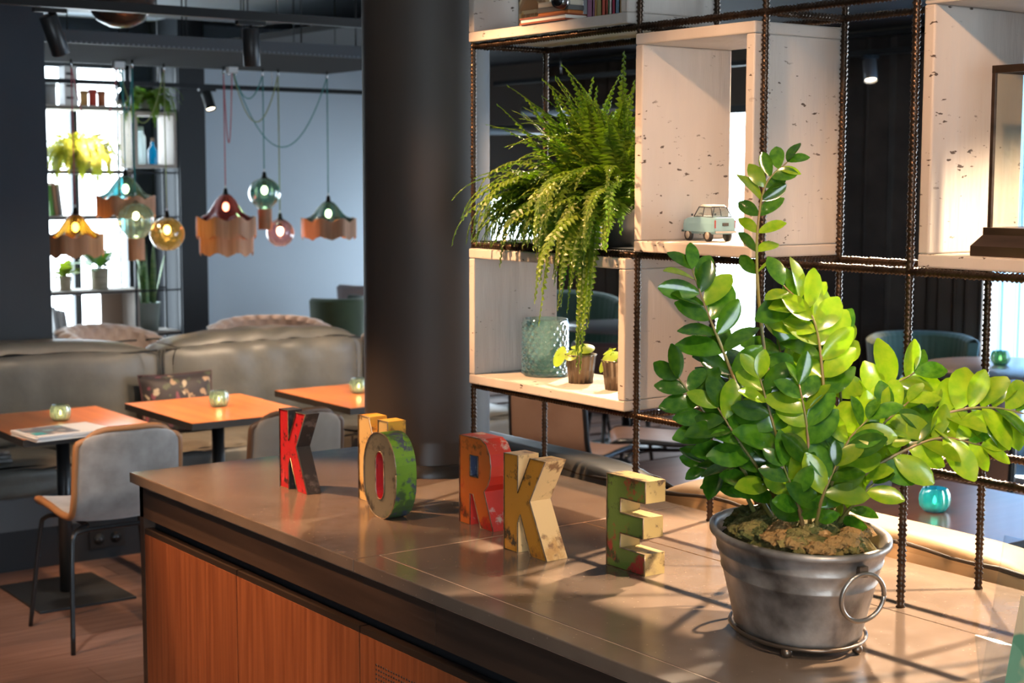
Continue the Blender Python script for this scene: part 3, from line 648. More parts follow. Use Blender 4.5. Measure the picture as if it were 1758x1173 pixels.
# moss: mounded clumps
M_MOSS = mat('moss', (.085, .085, .015), .95, 0, (.24, .17, .05), 45, bump=.9, bscale=120)
M_MOSS2 = mat('dry_moss', (.36, .19, .06), .95, 0, (.24, .15, .05), 30, bump=.9, bscale=120)
MB().add([el(A1 - .008, B1 - .008, 2 * PI * k / 40, .148) for k in range(40)], [tuple(range(40))]).build('soil', mat('soil', (.03, .02, .014), .9), zz, local=True)
M_MOSS3 = mat('olive_moss', (.13, .12, .03), .95, 0, (.07, .085, .02), 60, bump=.9, bscale=140)
MB().lathe([(.001, .192), (.55, .186), (.80, .174), (.97, .150)], 40, sx=A1 - .012, sy=B1 - .012, rz=TH).build('moss_bed', M_MOSS, zz, local=True)
for i in range(110):
    q = random.uniform(0, 2 * PI); f = math.sqrt(random.uniform(.12, .86)); r = random.uniform(.011, .024)
    if f > .86: r *= .75
    p = el((A1 - .016) * f, (B1 - .016) * f, q, .187 - .022 * f ** 3); mb = MB(); ph = random.uniform(0, 6)
    def rough(a, j, ph=ph): return (1 + .16 * math.sin(3 * a + ph + j) + random.uniform(-.16, .16), random.uniform(-.0022, .0022))
    mb.lathe([(max(1e-4, math.sin(PI * (.5 + .5 * k / 6))) * r, math.sin(PI * .5 * k / 6) * r * .75 - .003) for k in range(7)], 16, p, mod=rough, smooth=False)
    front = math.cos(q - (PI + .2)) > .35 and f > .5
    mb.build('moss_clump', M_MOSS2 if (front and random.random() < .7) else random.choice((M_MOSS, M_MOSS3)), zz, local=True)
# leaves
M_ZL = mat('zz_leaf', (.020, .085, .006), .16, 0, (.055, .15, .008), 5, rand=.45, coat=.4, trans=.18)
M_ZL2 = mat('zz_leaf_young', (.11, .235, .008), .2, 0, (.20, .30, .014), 5, rand=.3, coat=.35, trans=.25)
M_ZS = mat('zz_stem', (.13, .16, .03), .35, 0, (.20, .12, .05), 12)
def leaf_mesh(bend, fold, wd):
    V = []; n = 7
    for i in range(n + 1):
        t = i / n; wv = wd * math.sin(PI * t) ** .62 * (.82 + .30 * t) if 0 < i < n else (.02 if i == 0 else .03)
        z = bend * t * t
        V += [(t, -wv, z + fold * wv), (t, 0, z), (t, wv, z + fold * wv)]
    Fc = []
    for i in range(n): a = i * 3; Fc += [(a, a + 3, a + 4, a + 1), (a + 1, a + 4, a + 5, a + 2)]
    me = bpy.data.meshes.new('leaf'); me.from_pydata(V, [], Fc); me.polygons.foreach_set('use_smooth', [True] * len(Fc)); me.update(); return me
LM = {}
for key, m in (('a', M_ZL), ('b', M_ZL2)):
    LM[key] = []
    for bend, fold, wd in ((-.12, .30, .27), (-.25, .22, .30), (.05, .40, .25), (-.35, .15, .28)):
        me = leaf_mesh(bend, fold, wd); me.materials.append(m); LM[key].append(me)
D0 = (TUB - CAM).dot(_F)
NLEAF = 0; LSC = 1.12
def zstem(pts, npair, f0, size, young, r=.0042, tipw=1.0):
    """pts in (photo u, v, depth behind the tub centre)"""
    global NLEAF
    P = spline([atd(u, v, D0 + dd) - TUB for u, v, dd in pts], 7); n = len(P)
    st = MB().tube(P, [r * (1 - .72 * i / (n - 1)) for i in range(n)], 6).build('stem', M_ZS, zz, local=True)
    side0 = random.uniform(0, PI)
    for k in range(npair):
        f = f0 + (1 - f0) * k / max(1, npair - 1); x = f * (n - 1.001); i = int(x); p = P[i].lerp(P[i + 1], x - i); t = (P[i + 1] - P[i]).normalized()
        view = -_F
        s = t.cross(view + Vector((0, 0, .5)) + Vector([random.uniform(-.5, .5) for _ in range(3)])).normalized()
        for sg in (-1, 1):
            if random.random() < .04: continue
            d = (s * sg * random.uniform(.7, 1.0) + t * random.uniform(.45, .9) + Vector((0, 0, random.uniform(-.2, .25)))).normalized()
            if k == npair - 1: d = (t + s * sg * .45).normalized()
            nn = (s.cross(t) * 1.0 + Vector([random.uniform(-.6, .6) for _ in range(3)])); 
            if nn.dot(view) < 0 and random.random() < .8: nn = -nn
            nn = nn + Vector((0, 0, .5)); nn = (nn - d * nn.dot(d)).normalized(); b = nn.cross(d)
            L = size * LSC * random.uniform(.8, 1.15) * (1 - .25 * max(0, f - .75) / .25 * (2 - tipw)) * (.75 + .25 * min(1, (f - f0) / .3 + .2))
            me = random.choice(LM['b' if random.random() < young else 'a'])
            o = bpy.data.objects.new('leaf', me); COL.objects.link(o); o.parent = st
            o.matrix_local = Matrix(((d.x * L, b.x * L, nn.x * L, p.x), (d.y * L, b.y * L, nn.y * L, p.y), (d.z * L, b.z * L, nn.z * L, p.z), (0, 0, 0, 1))); NLEAF += 1
S = [
 # tall upright one
 ([(1385, 905, .0), (1345, 760, .0), (1312, 600, -.01), (1300, 470, -.02), (1302, 380, -.02), (1316, 315, -.02), (1352, 278, -.02)], 9, .50, .045, .35),
 # left upper
 ([(1345, 900, -.02), (1300, 760, -.03), (1248, 620, -.03), (1212, 530, -.03), (1188, 462, -.03)], 10, .30, .060, .15),
 # left
 ([(1335, 905, -.04), (1290, 830, -.06), (1225, 730, -.08), (1165, 650, -.08)], 9, .25, .062, .12),
 # left low, dark
 ([(1300, 890, .0), (1275, 840, .02), (1245, 800, .03), (1215, 800, .03)], 5, .25, .055, .0),
 ([(1320, 890, .02), (1290, 790, .03), (1260, 680, .04), (1240, 600, .05)], 8, .25, .060, .05),
 # centre, broad yellow green leaves
 ([(1420, 905, -.05), (1418, 780, -.06), (1412, 640, -.06), (1395, 545, -.06), (1345, 490, -.07)], 10, .42, .066, .65),
 ([(1410, 905, -.02), (1400, 760, -.02), (1375, 620, -.02), (1390, 520, -.02)], 8, .35, .062, .45),
 ([(1440, 905, .0), (1445, 760, .02), (1440, 640, .03), (1425, 560, .03)], 8, .35, .060, .5),
 # right of centre
 ([(1450, 900, .02), (1475, 780, .04), (1515, 680, .05), (1570, 640, .05)], 9, .30, .064, .7),
 # far right, long
 ([(1440, 905, -.05), (1490, 810, -.06), (1560, 735, -.07), (1640, 706, -.08), (1705, 700, -.08), (1765, 712, -.08)], 12, .28, .064, .75),
 # right lower
 ([(1430, 905, -.06), (1480, 820, -.09), (1560, 770, -.10), (1620, 752, -.10), (1685, 765, -.10)], 10, .25, .062, .8),
 ([(1430, 910, -.04), (1455, 820, -.08), (1500, 745, -.09), (1560, 690, -.09)], 9, .25, .060, .7),
 # filling the middle
 ([(1370, 905, -.06), (1352, 820, -.09), (1325, 720, -.10), (1305, 650, -.10)], 9, .2, .062, .15),
 ([(1390, 910, -.07), (1390, 820, -.11), (1385, 730, -.12), (1372, 660, -.12)], 8, .2, .058, .35),
 ([(1350, 905, -.05), (1318, 830, -.08), (1270, 760, -.10), (1232, 700, -.10)], 8, .2, .060, .1),
 ([(1410, 910, -.07), (1428, 830, -.11), (1455, 760, -.12), (1490, 720, -.12)], 8, .2, .058, .6),
 ([(1380, 905, .03), (1370, 780, .05), (1350, 660, .06), (1335, 580, .06)], 8, .3, .060, .2),
 ([(1400, 912, -.09), (1410, 860, -.12), (1435, 800, -.13)], 5, .2, .055, .3),
 ([(1380, 912, -.09), (1368, 860, -.12), (1345, 800, -.13)], 5, .2, .055, .1),
 ([(1430, 912, -.06), (1462, 870, -.09), (1500, 830, -.10)], 5, .25, .05, .5),
]
for a in S: zstem(*a)

# ================================================================ CARD HOLDER, NEAR RIGHT
h = thing('acrylic_stand', 'clear acrylic card stand at the near right of the worktop', 'stand', (-.225, -.40, WT), 0)
ga = glass('acrylic', (.93, .97, 1), .12)
MB().bb((-.05, -.06, 0), (.05, .06, .004)).build('foot', ga, h, local=True); MB().box((-.012, 0, .04), (.004, .12, .075), 0, 0, math.radians(-12)).build('front_lip', ga, h, local=True)
MB().box((.018, 0, .11), (.004, .12, .21), 0, 0, math.radians(12)).build('back_plate', ga, h, local=True)
cdm = floral('palm_leaf_print', (.46, .38, .26), [(.06, .20, .13), (.20, .34, .22), (.26, .26, .05), (.10, .26, .18), (.05, .16, .08)], 28, .18, .55, .75)
cb = MB().box((.022, 0, .080), (.010, .13, .155), 0, 0, math.radians(14)).build('leaf_print_menu', cdm, None, (-.300, -.492, WT), local=True)
tag(cb, 'menu card with green palm leaf print, cut by the picture edge', 'menu')

# ================================================================ SOFA AND TABLES (LEFT ROOM)
M_LEA = mat('grey_green_leather', (.090, .088, .078), .42, 0, (.135, .128, .110), 6, bump=.6, bscale=7)
M_PIPE = mat('dark_piping', (.02, .02, .018), .5)
def cushion(t, name, a, b, m, puff=.5, bulge=.02, wr=.006, n=18, local=False, ph=0):
    """soft block between corners a and b: rounded edges, gentle wrinkles"""
    a, b = Vector(a), Vector(b); c = (a + b) / 2; d = (b - a) / 2; mb = MB(); k = 5
    def f(face):
        ax, sg = face; u_, v_ = [i for i in range(3) if i != ax]
        def g(x, y):
            p = [0, 0, 0]; p[u_] = 2 * x - 1; p[v_] = 2 * y - 1; p[ax] = sg
            l = (abs(p[0]) ** 7 + abs(p[1]) ** 7 + abs(p[2]) ** 7) ** (1 / 7); q = Vector([p[i] / l * d[i] for i in range(3)])
            fade = (1 - p[u_] ** 4) * (1 - p[v_] ** 4)
            q[ax] += sg * bulge * fade
            wv = wr * (math.sin(9 * (q.x + ph) + 4 * q.z) * math.sin(6 * q.z + 5 * q.y + ph) + .6 * math.sin(23 * (q.x + ph) + 9 * q.z + 3 * math.sin(5 * q.x)))
            q[ax] += sg * wv * (.3 + .7 * abs(p[v_]))
            return c + q
        return g
    for ax in range(3):
        for sg in (-1, 1):
            fn = f((ax, sg))
            if (sg > 0) == (ax != 1): mb.grid(fn, n, n)
            else: mb.grid(lambda x, y, fn=fn: fn(y, x), n, n)
    return mb.build(name, m, t, local=local)
def welt(t, pts, m=M_PIPE, r=.005, local=False): return MB().tube(pts, r, 5).build('piping', m, t, local=local)
sofa = thing('sofa', 'long grey green leather sofa behind the wooden tables', 'sofa', (.9, 4.9, 0))
MB().bb((-1.4, 4.64, 0), (2.75, 5.34, .17)).build('plinth', mat('black_plinth', (.012, .013, .016), .45), sofa)
MB().bb((-1.4, 4.63, .17), (2.75, 5.34, .31)).build('seat_base', mat('grey_fabric_base', (.10, .10, .105), .8), sofa)
for i, (x0, x1) in enumerate(((-1.38, .34), (.35, 1.55), (1.56, 2.74))):
    cc = cushion(sofa, 'seat_cushion', (x0, 4.60, .30), (x1, 5.16, .44), M_LEA, bulge=.012, wr=.006, n=26, ph=i)
    welt(cc, [Vector((x0 + (x1 - x0) * k / 24, 4.603, .425 + .004 * math.sin(k * 2.3))) for k in range(25)])
for i, (x0, x1) in enumerate(((-.95, .862), (.868, 1.95))):
    cc = cushion(sofa, 'back_cushion', (x0, 5.06, .43), (x1, 5.32, .865), M_LEA, bulge=.03, wr=.009, n=44, ph=i * 2 + .5)
    for yy, zz_ in ((5.075, .835), (5.31, .862)):
        welt(cc, [Vector((x0 + .02 + (x1 - x0 - .04) * k / 30, yy, zz_ - .012 * abs(2 * k / 30 - 1) ** 6 + .006 * math.sin(k * 1.1 + i))) for k in range(31)])
    for xx in (x0 + .006, x1 - .006): welt(cc, [Vector((xx, 5.075, z)) for z in (.46, .6, .72, .83)])
MB().bb((-1.4, 5.30, .17), (2.75, 5.345, .72)).build('back_panel', M_LEA, sofa)
tag(cushion(None, 'leopard_cushion', (1.965, 5.06, .46), (2.25, 5.20, .83), floral('leopard_print', (.10, .05, .02), [(.45, .24, .09), (.50, .28, .12), (.03, .02, .015)], 24), wr=.003, n=10), 'brown patterned cushion between sofa and column', 'cushion')
FLO = floral('dark_floral', (.018, .012, .014), [(.30, .20, .12), (.14, .03, .05), (.05, .06, .03), (.34, .28, .20), (.02, .015, .015), (.02, .015, .018)], 30)
def pillow(label, c, w_, hh, rz, rx, m, group=None):
    t = thing('floral_cushion', label, 'cushion', c, rz, group, rx=rx)
    mb = MB()
    for sg in (-1, 1):
        fn = lambda x, y, sg=sg: Vector(((2 * x - 1) * w_ / 2 * (1 - .06 * (1 - (2 * y - 1) ** 2)), sg * .055 * max(0, (1 - (2 * x - 1) ** 4) * (1 - (2 * y - 1) ** 4)) ** .6, hh / 2 + (2 * y - 1) * hh / 2 * (1 - .06 * (1 - (2 * x - 1) ** 2))))
        if sg < 0: mb.grid(fn, 14, 14)
        else: mb.grid(lambda x, y, fn=fn: fn(y, x), 14, 14)
    mb.build('cover', m, t, local=True); 
    ed = [(-1, -1), (1, -1), (1, 1), (-1, 1), (-1, -1)]; P = []
    for k in range(4):
        for q in range(6):
            s_ = q / 6; x = ed[k][0] + (ed[k + 1][0] - ed[k][0]) * s_; y = ed[k][1] + (ed[k + 1][1] - ed[k][1]) * s_
            P.append(Vector((x * w_ / 2 * (1 - .06 * (1 - y * y)), 0, hh / 2 + y * hh / 2 * (1 - .06 * (1 - x * x)))))
    P.append(P[0]); MB().tube(P, .004, 5).build('piping', mat('wine_piping', (.05, .01, .015), .6), t, local=True)
    return t
pillow('dark floral cushion leaning on the sofa behind the middle table', (aty(308, 700, 4.95).x, 4.95, .462), .36, .27, 0, -.15, FLO, 'floral cushions on the sofa')
pillow('pink and green floral cushion on the sofa seen beneath the vase crate', (2.40, 4.93, .462), .40, .30, .2, -.2, floral('pink_floral', (.09, .07, .05), [(.55, .06, .18), (.30, .28, .10), (.45, .42, .40), (.16, .12, .05), (.60, .12, .25)], 32), 'floral cushions on the sofa')
tag(cushion(None, 'lime_cushion', (2.30, 5.08, .455), (2.74, 5.26, .70), mat('lime_velvet', (.25, .30, .08), .7, sheen=.4), wr=.003, n=10), 'plain lime green cushion behind the pink floral one', 'cushion')
tag(cushion(None, 'grey_cushion', (-.34, 4.94, .455), (.012, 5.07, .665), mat('pale_grey_velvet', (.34, .33, .30), .7, sheen=.4), wr=.004, n=10), 'pale grey cushion at the far left behind the table', 'cushion')
# socket
so = thing('wall_socket', 'black double socket in the sofa plinth', 'socket', (.41, 4.637, .088))
MB().bb((.41 - .078, 4.630, .048), (.41 + .078, 4.640, .128)).build('frame', mat('socket_black', (.016, .014, .014), .35), so, bevel=.002)
for x in (.373, .447):
    d = MB().cyl((x, 4.6285, .088), (x, 4.636, .088), .024, 20).build('outlet', mat('socket_well', (.006, .006, .006), .5), so)
    for q in (-.009, .009): MB().cyl((x + q, 4.627, .088), (x + q, 4.632, .088), .003, 8).build('contact', M_CHROME, d)
# tables
M_TT = wood('orange_cherry_top', (.40, .125, .032), (.50, .17, .046), (8, .8, 8), 3, .3, .06, .15, .03)
M_TE = mat('table_edge', (.022, .020, .020), .5)
def table(label, cx, cy, w_, d_, h=.68, m=None, group='square tables in front of the sofa', base=True):
    t = thing('cafe_table', label, 'table', (cx, cy, 0), 0, group)
    MB().bb((-w_ / 2, -d_ / 2, h - .028), (w_ / 2, d_ / 2, h - .002)).build('edge', M_TE, t, local=True)
    MB().bb((-w_ / 2 + .0005, -d_ / 2 + .0005, h - .002), (w_ / 2 - .0005, d_ / 2 - .0005, h)).build('table_top', m or M_TT, t, local=True)
    MB().cyl((0, 0, .012), (0, 0, h - .03), .026, 20).build('column', mat('grey_steel_post', (.07, .07, .072), .32, .8), t, local=True)
    MB().bb((-.19, -.235, 0), (.19, .235, .010)).build('foot_plate', mat('foot_plate', (.035, .04, .045), .45, .5), t, local=True, bevel=.002)
    MB().bb((-.12, -.12, h - .036), (.12, .12, h - .028)).build('top_plate', M_BLACK, t, local=True)
    return t
table('square wooden table with the magazine, far left', .065, 4.18, .53, .67)
table('square wooden table in the middle of the sofa', .72, 4.18, .53, .67)
table('square wooden table at the right beside the column', 1.42, 4.18, .53, .67)
def votive(label, c, r, h, m, glow, group='glass votives on the tables', lobes=10, power=.25):
    t = thing('votive_glass', label, 'candle holder', c, random.uniform(0, 6), group)
    pr = [(.001, .003), (r * .62, 0), (r * .72, .004), (r * .93, h * .25), (r, h * .5), (r * .96, h * .75), (r * .80, h * .97), (r * .77, h), (r * .73, h * .98), (r * .9, h * .72), (r * .93, h * .5), (r * .85, h * .25), (r * .6, .008), (.001, .008)]
    MB().lathe(pr, lobes * 6, mod=lambda a, i: (1 + .045 * math.cos(lobes * a), 0)).build('glass', m, t, local=True)
    MB().lathe([(.001, .009), (r * .42, .009), (r * .42, h * .32), (.001, h * .32)], 16).build('tealight', mat('wax', (.7, .6, .45), .5), t, local=True)
    MB().lathe([(.0005, h * .32), (r * .12, h * .40), (r * .11, h * .5), (.0005, h * .66)], 10).build('flame', emit('flame', (1, .62, .22), glow), t, local=True)
    l = light('candle_light', 'POINT', (0, 0, h * .5), (0, 0, -1), power, (1, .62, .28), shadow_soft_size=.01); l.parent = t
    return t
G_GREY = glass('smoky_blue_glass', (.46, .58, .56), .3, .06, .22)
votive('grey green votive glass on the far left table', (atz(104, 722, .68)), .040, .063, G_GREY, 30)
votive('grey green votive glass on the middle table', (atz(376, 698, .68)), .041, .066, G_GREY, 30)
votive('grey green votive glass on the right table at the column', (atz(616, 675, .68)), .041, .066, G_GREY, 20)
# magazines on the left table
t = thing('magazine', 'stack of white magazines with printed cover on the left table', 'magazine', (-.045, 3.875, .68), math.radians(6))
for i in range(4): MB().box((random.uniform(-.006, .006), random.uniform(-.006, .006), .004 + i * .005), (.30, .215, .0044), random.uniform(-.04, .04)).build('issue', mat('paper_white', (.72, .70, .68), .6), t, local=True)
MB().box((-.055, .005, .0216), (.17, .17, .0012)).build('cover_photo', floral('cover_print', (.05, .04, .04), [(.30, .16, .09), (.10, .28, .30), (.42, .28, .18), (.08, .05, .04), (.10, .13, .20)], 24), t, local=True)
MB().box((-.115, -.05, .0222), (.045, .05, .0012)).build('cover_title', mat('print_teal', (.06, .35, .36), .6), t, local=True)
t = thing('newspaper', 'dark folded newspapers lying on the sofa at the left edge', 'newspaper', (-.17, 4.745, .46), math.radians(12))
for i in range(3): MB().box((0, 0, .008 + i * .014), (.36 - i * .01, .22, .012), i * .08, 0, .05).build('folded_paper', mat('dark_newsprint', (.05, .05, .055), .7, 0, (.20, .20, .20), 25), t, local=True)
# shell chairs
def shell_chair(label, loc, rz, m, m_edge, group, name='shell_chair'):
    """local +y = the way the chair faces; one bent shell on a tube frame"""
    t = thing(name, label, 'chair', loc, rz, group)
    prof = spline([(.235, .435), (.215, .452), (.12, .452), (-.05, .440), (-.135, .448), (-.175, .500), (-.190, .58), (-.205, .68), (-.218, .765)] and [Vector((a, b, 0)) for a, b in ((.240, .432), (.20, .452), (.08, .448), (-.06, .438), (-.145, .450), (-.182, .510), (-.198, .60), (-.212, .69), (-.222, .765))], 4)
    n = len(prof)
    def f(x, y, off=0):
        i = min(n - 1, int(round(y * (n - 1)))); p = prof[i]; a = 2 * x - 1
        t_ = y; wd = .182 + .01 * math.sin(PI * t_)
        if y > .86: wd *= math.sqrt(max(.30, 1 - ((y - .86) / .14) ** 3 * .32))
        if y < .1: wd *= .90 + y
        up = max(0, (y - .45) / .55)
        cy = p.x + .028 * a * a * up; cz = p.y + .016 * a * a * (1 - up) - (.035 * abs(a) ** 5 if y > .9 else 0) * ((y - .9) / .1 if y > .9 else 0)
        return Vector((a * wd, cy, cz))
    o = MB().grid(f, 16, n - 1).build('shell', m, t, local=True, solid=.024, subs=1)
    P = [f(0, k / 30) for k in range(31)] + [f(k / 16, 1) for k in range(1, 17)] + [f(1, 1 - k / 30) for k in range(1, 31)] + [f(1 - k / 16, 0) for k in range(1, 17)]
    MB().tube(P, .0128, 7).build('edge_band', m_edge, o, local=True)
    st = mat('chair_tube', (.05, .052, .055), .3, .85)
    for sx in (-1, 1):
        MB().tube(spline([(sx * .225, .215, 0), (sx * .19, .185, .34), (sx * .175, .165, .405), (sx * .12, .10, .418)], 6), .0085, 8).build('leg', st, t, local=True)
        MB().tube(spline([(sx * .225, -.215, 0), (sx * .205, -.175, .34), (sx * .185, -.155, .405), (sx * .12, -.10, .418)], 6), .0085, 8).build('leg', st, t, local=True)
    MB().tube(spline([(-.185, -.155, .405), (-.12, -.150, .412), (.12, -.150, .412), (.185, -.155, .405)], 5), .008, 8).build('seat_rail', st, t, local=True)
    MB().tube([(-.12, .10, .418), (-.12, -.10, .418)], .008, 8).tube([(.12, .10, .418), (.12, -.10, .418)], .008, 8).tube([(-.12, 0, .42), (.12, 0, .42)], .008, 8).build('under_frame', st, t, local=True)
    return t
M_GV = mat('grey_velvet', (.23, .21, .195), .75, 0, (.38, .36, .345), 11, bump=.1, sheen=.6)
M_BV = mat('beige_velvet', (.25, .20, .16), .75, 0, (.31, .26, .21), 9, bump=.05, sheen=.5)
M_TL = mat('tan_leather', (.22, .125, .085), .38, 0, (.29, .175, .125), 6, bump=.05)
M_EO = mat('tan_edge', (.34, .155, .06), .5)
CG = 'shell chairs at the tables'
shell_chair('grey velvet shell chair on thin steel legs at the left table', (.02, 3.60, 0), 0, M_GV, M_EO, CG)
shell_chair('beige velvet shell chair behind the red letter K', (.675, 3.60, 0), 0, M_BV, mat('dark_tan_edge', (.12, .06, .03), .5), CG)

# ================================================================ HANGING LAMPS
hook_z = 2.24
raft = thing('ceiling_raft', 'dark suspended ceiling raft with perforated edge carrying the lamps', 'ceiling panel', (1.5, 6.0, 2.24))
MB().bb((.3, 5.44, 2.24), (2.62, 6.62, 2.262)).build('panel', mat('dark_brown_raft', (.013, .011, .011), .9, spec=.1), raft)
MB().bb((.3, 5.42, 2.24), (2.62, 5.44, 2.30)).build('front_fascia', mat('navy_fascia', (.022, .027, .034), .5), raft)
MB().bb((.3, 6.62, 2.24), (2.62, 6.64, 2.30)).build('rear_fascia', mat('navy_fascia', (.022, .027, .034), .5), raft)
mb = MB()
for k in range(90): mb.box((.32 + k * .0255, 5.4195, 2.246), (.010, .002, .005))
v = mb.build('perforation', mat('perforation_grey', (.12, .14, .16), .5), raft); v['kind'] = 'stuff'
for x in (.62, .95, 1.28, 1.62, 1.95, 2.28, 2.55):
    for y in (5.7, 6.4):
        MB().cyl((x, y, 2.262), (x, y, ZC), .004, 6).build('hanger_rod', M_BLACKP, raft)
G_TEAL = glass('teal_glass', (.13, .36, .38), .25, .04, .04); G_PURP = glass('plum_glass', (.30, .10, .13), .25, .04, .04); G_AMB = glass('amber_glass', (.50, .34, .08), .25, .04, .05); G_MAU = glass('mauve_glass', (.58, .38, .46), .25, .04, .04)
M_FR = mat('copper_fringe', (.46, .20, .09), .55, 0, (.60, .29, .145), 60, (1, 1, .05), .2, 90)
BULB = emit('bulb_glow', (1, .60, .26), 26)
def lamp_core(t, h0, cordcol):
    """cap, socket and bulb; h0 = z of the glass top, local"""
    MB().lathe([(.004, h0 + .035), (.010, h0 + .030), (.013, h0 + .008), (.022, h0 - .004), (.024, h0 - .010), (.001, h0 - .010)], 16).build('cap', mat('bronze_cap', (.03, .024, .02), .4, .7), t, local=True)
    MB().ball((0, 0, h0 + .042), .007, 10, 6, (.7, .7, 1.6)).build('cord_grip', mat('white_grip', (.8, .78, .75), .4), t, local=True)
    MB().cyl((0, 0, h0 - .012), (0, 0, h0 - .045), .013, 12).build('socket', mat('bronze_cap', (.03, .024, .02), .4, .7), t, local=True)
    MB().ball((0, 0, h0 - .070), .019, 14, 10, (1, 1, 1.35)).build('bulb', BULB, t, local=True)
    l = light('pendant_light', 'POINT', (0, 0, h0 - .10), (0, 0, -9), 1.0, (1, .66, .36), shadow_soft_size=.03); l.parent = t
def fringe(t, R, z0, h, sc=8, amp=.012, name='fringe', round_=False):
    n = 240; mb = MB(); V = []
    for j in range(4):
        for k in range(n):
            a = 2 * PI * k / n; w_ = 1 + (.045 * math.cos(sc * a) if not round_ else 0) + (.006 if k % 2 else 0)
            z = z0 - h * j / 3 + (amp * math.cos(sc * a) if not round_ else 0) * (1 if j in (0, 3) else 1); V.append((R * w_ * math.cos(a), R * w_ * math.sin(a), z + (random.uniform(-.003, .003) if j == 3 else 0)))
    Fc = [(j * n + k, j * n + (k + 1) % n, (j + 1) * n + (k + 1) % n, (j + 1) * n + k) for j in range(3) for k in range(n)]
    o = mb.add(V, Fc, False).build(name, M_FR, t, local=True, solid=.003); o['kind'] = 'stuff'; return o
def cord(t, pts, col, r=.0032):
    return MB().tube([Vector(p) - t.location for p in pts], r, 6).build('cord', mat('cord_' + col, {'pink': (.55, .12, .15), 'teal': (.04, .28, .27), 'olive': (.30, .34, .12)}[col], .7), t, local=True)
def dome(label, c, R, H, g, col, tiers, hook, swag, seed=0):
    t = thing('pendant_lamp', label, 'pendant lamp', c, 0, 'hanging glass lamps'); sc = 8
    pr = [(.020, H), (.036, H * .93), (R * .36, H * .74), (R * .50, H * .50), (R * .60, H * .30), (R * .72, H * .16), (R * .88, H * .06), (R * 1.0, 0)]
    MB().lathe(pr, 64, mod=lambda a, i: (1 + .05 * math.cos(sc * a + seed) * (i / 7) ** 3, .016 * math.cos(sc * a + seed) * (i / 7) ** 2)).build('glass_shade', g, t, local=True)
    lamp_core(t, H, col)
    for k in range(tiers): fringe(t, R * (1 - .10 * k), .010 - k * .095, .105, sc, .011)
    hang(t, (0, 0, H + .04), col, hook, swag); return t
def globe(label, c, R, g, col, lobes, neck, hook, swag):
    t = thing('pendant_lamp', label, 'pendant lamp', c, 0, 'hanging glass lamps')
    pr = [(.020, R * 1.0)] + [(R * math.sin(q), R * math.cos(q)) for q in [.35 + k * .21 for k in range(11)]] + ([(R * .42, -R * 1.02), (R * .40, -R * 1.10)] if neck else [(R * .35, -R * .94)])
    MB().lathe(pr, 96, mod=lambda a, i: (1 + (.045 * abs(math.cos(lobes * a / 2)) if lobes > 0 else (.03 * math.cos(-lobes * (a + i * .16)) if lobes < 0 else 0)) * math.sin(PI * min(1, i / 11)), 0)).build('glass_shade', g, t, local=True)
    lamp_core(t, R, col)
    if neck: fringe(t, R * .44, -R * 1.02, .115, 8, 0, round_=True)
    hang(t, (0, 0, R + .04), col, hook, swag); return t
def hang(t, top, col, hook, swag):
    a = t.location + Vector(top); hk = Vector((a.x, a.y, hook_z))
    P = [a, a.lerp(hk, .5), hk - Vector((0, 0, .03))]
    cord(t, P, col)
    o = MB().cyl(hk - t.location - Vector((0, 0, .045)), hk - t.location, .006, 8).build('ceiling_hook', M_CHROME, t, local=True)
    if swag:
        e, sag = Vector(swag[0]), swag[1]; s = hk - Vector((0, 0, .035)); P = []
        for i in range(21):
            q = i / 20; p = s.lerp(e, q); p.z -= sag * 4 * q * (1 - q); P.append(p)
        cord(t, P, col)
PL = 6.40
J1 = aty(203, 100, PL); J1.z = hook_z - .01; J2 = aty(398, 112, PL); J2.z = hook_z - .01
def pp(u, v, y=PL): return aty(u, v, y)
# right cluster: photo positions of the shade's lower rim / globe centre
dome('plum glass bell lamp with two tiers of copper fringe', pp(388, 378), .165, .145, G_PURP, 'pink', 2, None, (J2, .40), .4)
globe('teal ribbed glass globe lamp with fringed neck, right group', pp(454, 332), .088, G_TEAL, 'teal', 14, True, None, (J2, .15))
globe('small mauve glass globe lamp', pp(481, 400), .080, G_MAU, 'olive', 0, False, None, (J2, .28))
dome('teal glass bell lamp with copper fringe nearest the column', pp(564, 380), .158, .115, G_TEAL, 'teal', 1, None, (J2, .42), 1.2)
# left cluster
dome('teal glass bell lamp with copper fringe, upper left group', pp(216, 342), .155, .125, G_TEAL, 'teal', 1, None, (J1, .10), 2.0)
dome('amber glass bell lamp with copper fringe, far left', pp(130, 408), .145, .125, G_AMB, 'pink', 1, None, (J1, .38), .8)
globe('pale teal ribbed globe lamp with fringed neck, left group', pp(233, 378, 6.25), .096, glass('pale_teal_glass', (.36, .62, .62), .25, .04, .06), 'teal', 18, True, None, (J1, .25))
globe('amber diamond pattern glass globe lamp', pp(287, 402), .094, glass('amber_clear_glass', (.55, .44, .16), .3, .05, .06), 'olive', -16, False, None, (J1, .30))
for lb, J in (('white ceiling junction box above the left lamp group', J1), ('white ceiling junction box above the right lamp group', J2)):
    t = thing('junction_box', lb, 'junction box', (J.x, J.y, 2.24), 0, 'lamp junction boxes')
    MB().bb((-.03, -.02, -.035), (.03, .02, 0)).build('housing', mat('white_plastic', (.75, .75, .74), .4), t, local=True, bevel=.003)
    for q in (-.02, .02): MB().ball((q, 0, -.04), .008, 8, 6).build('gland', M_CHROME, t, local=True)

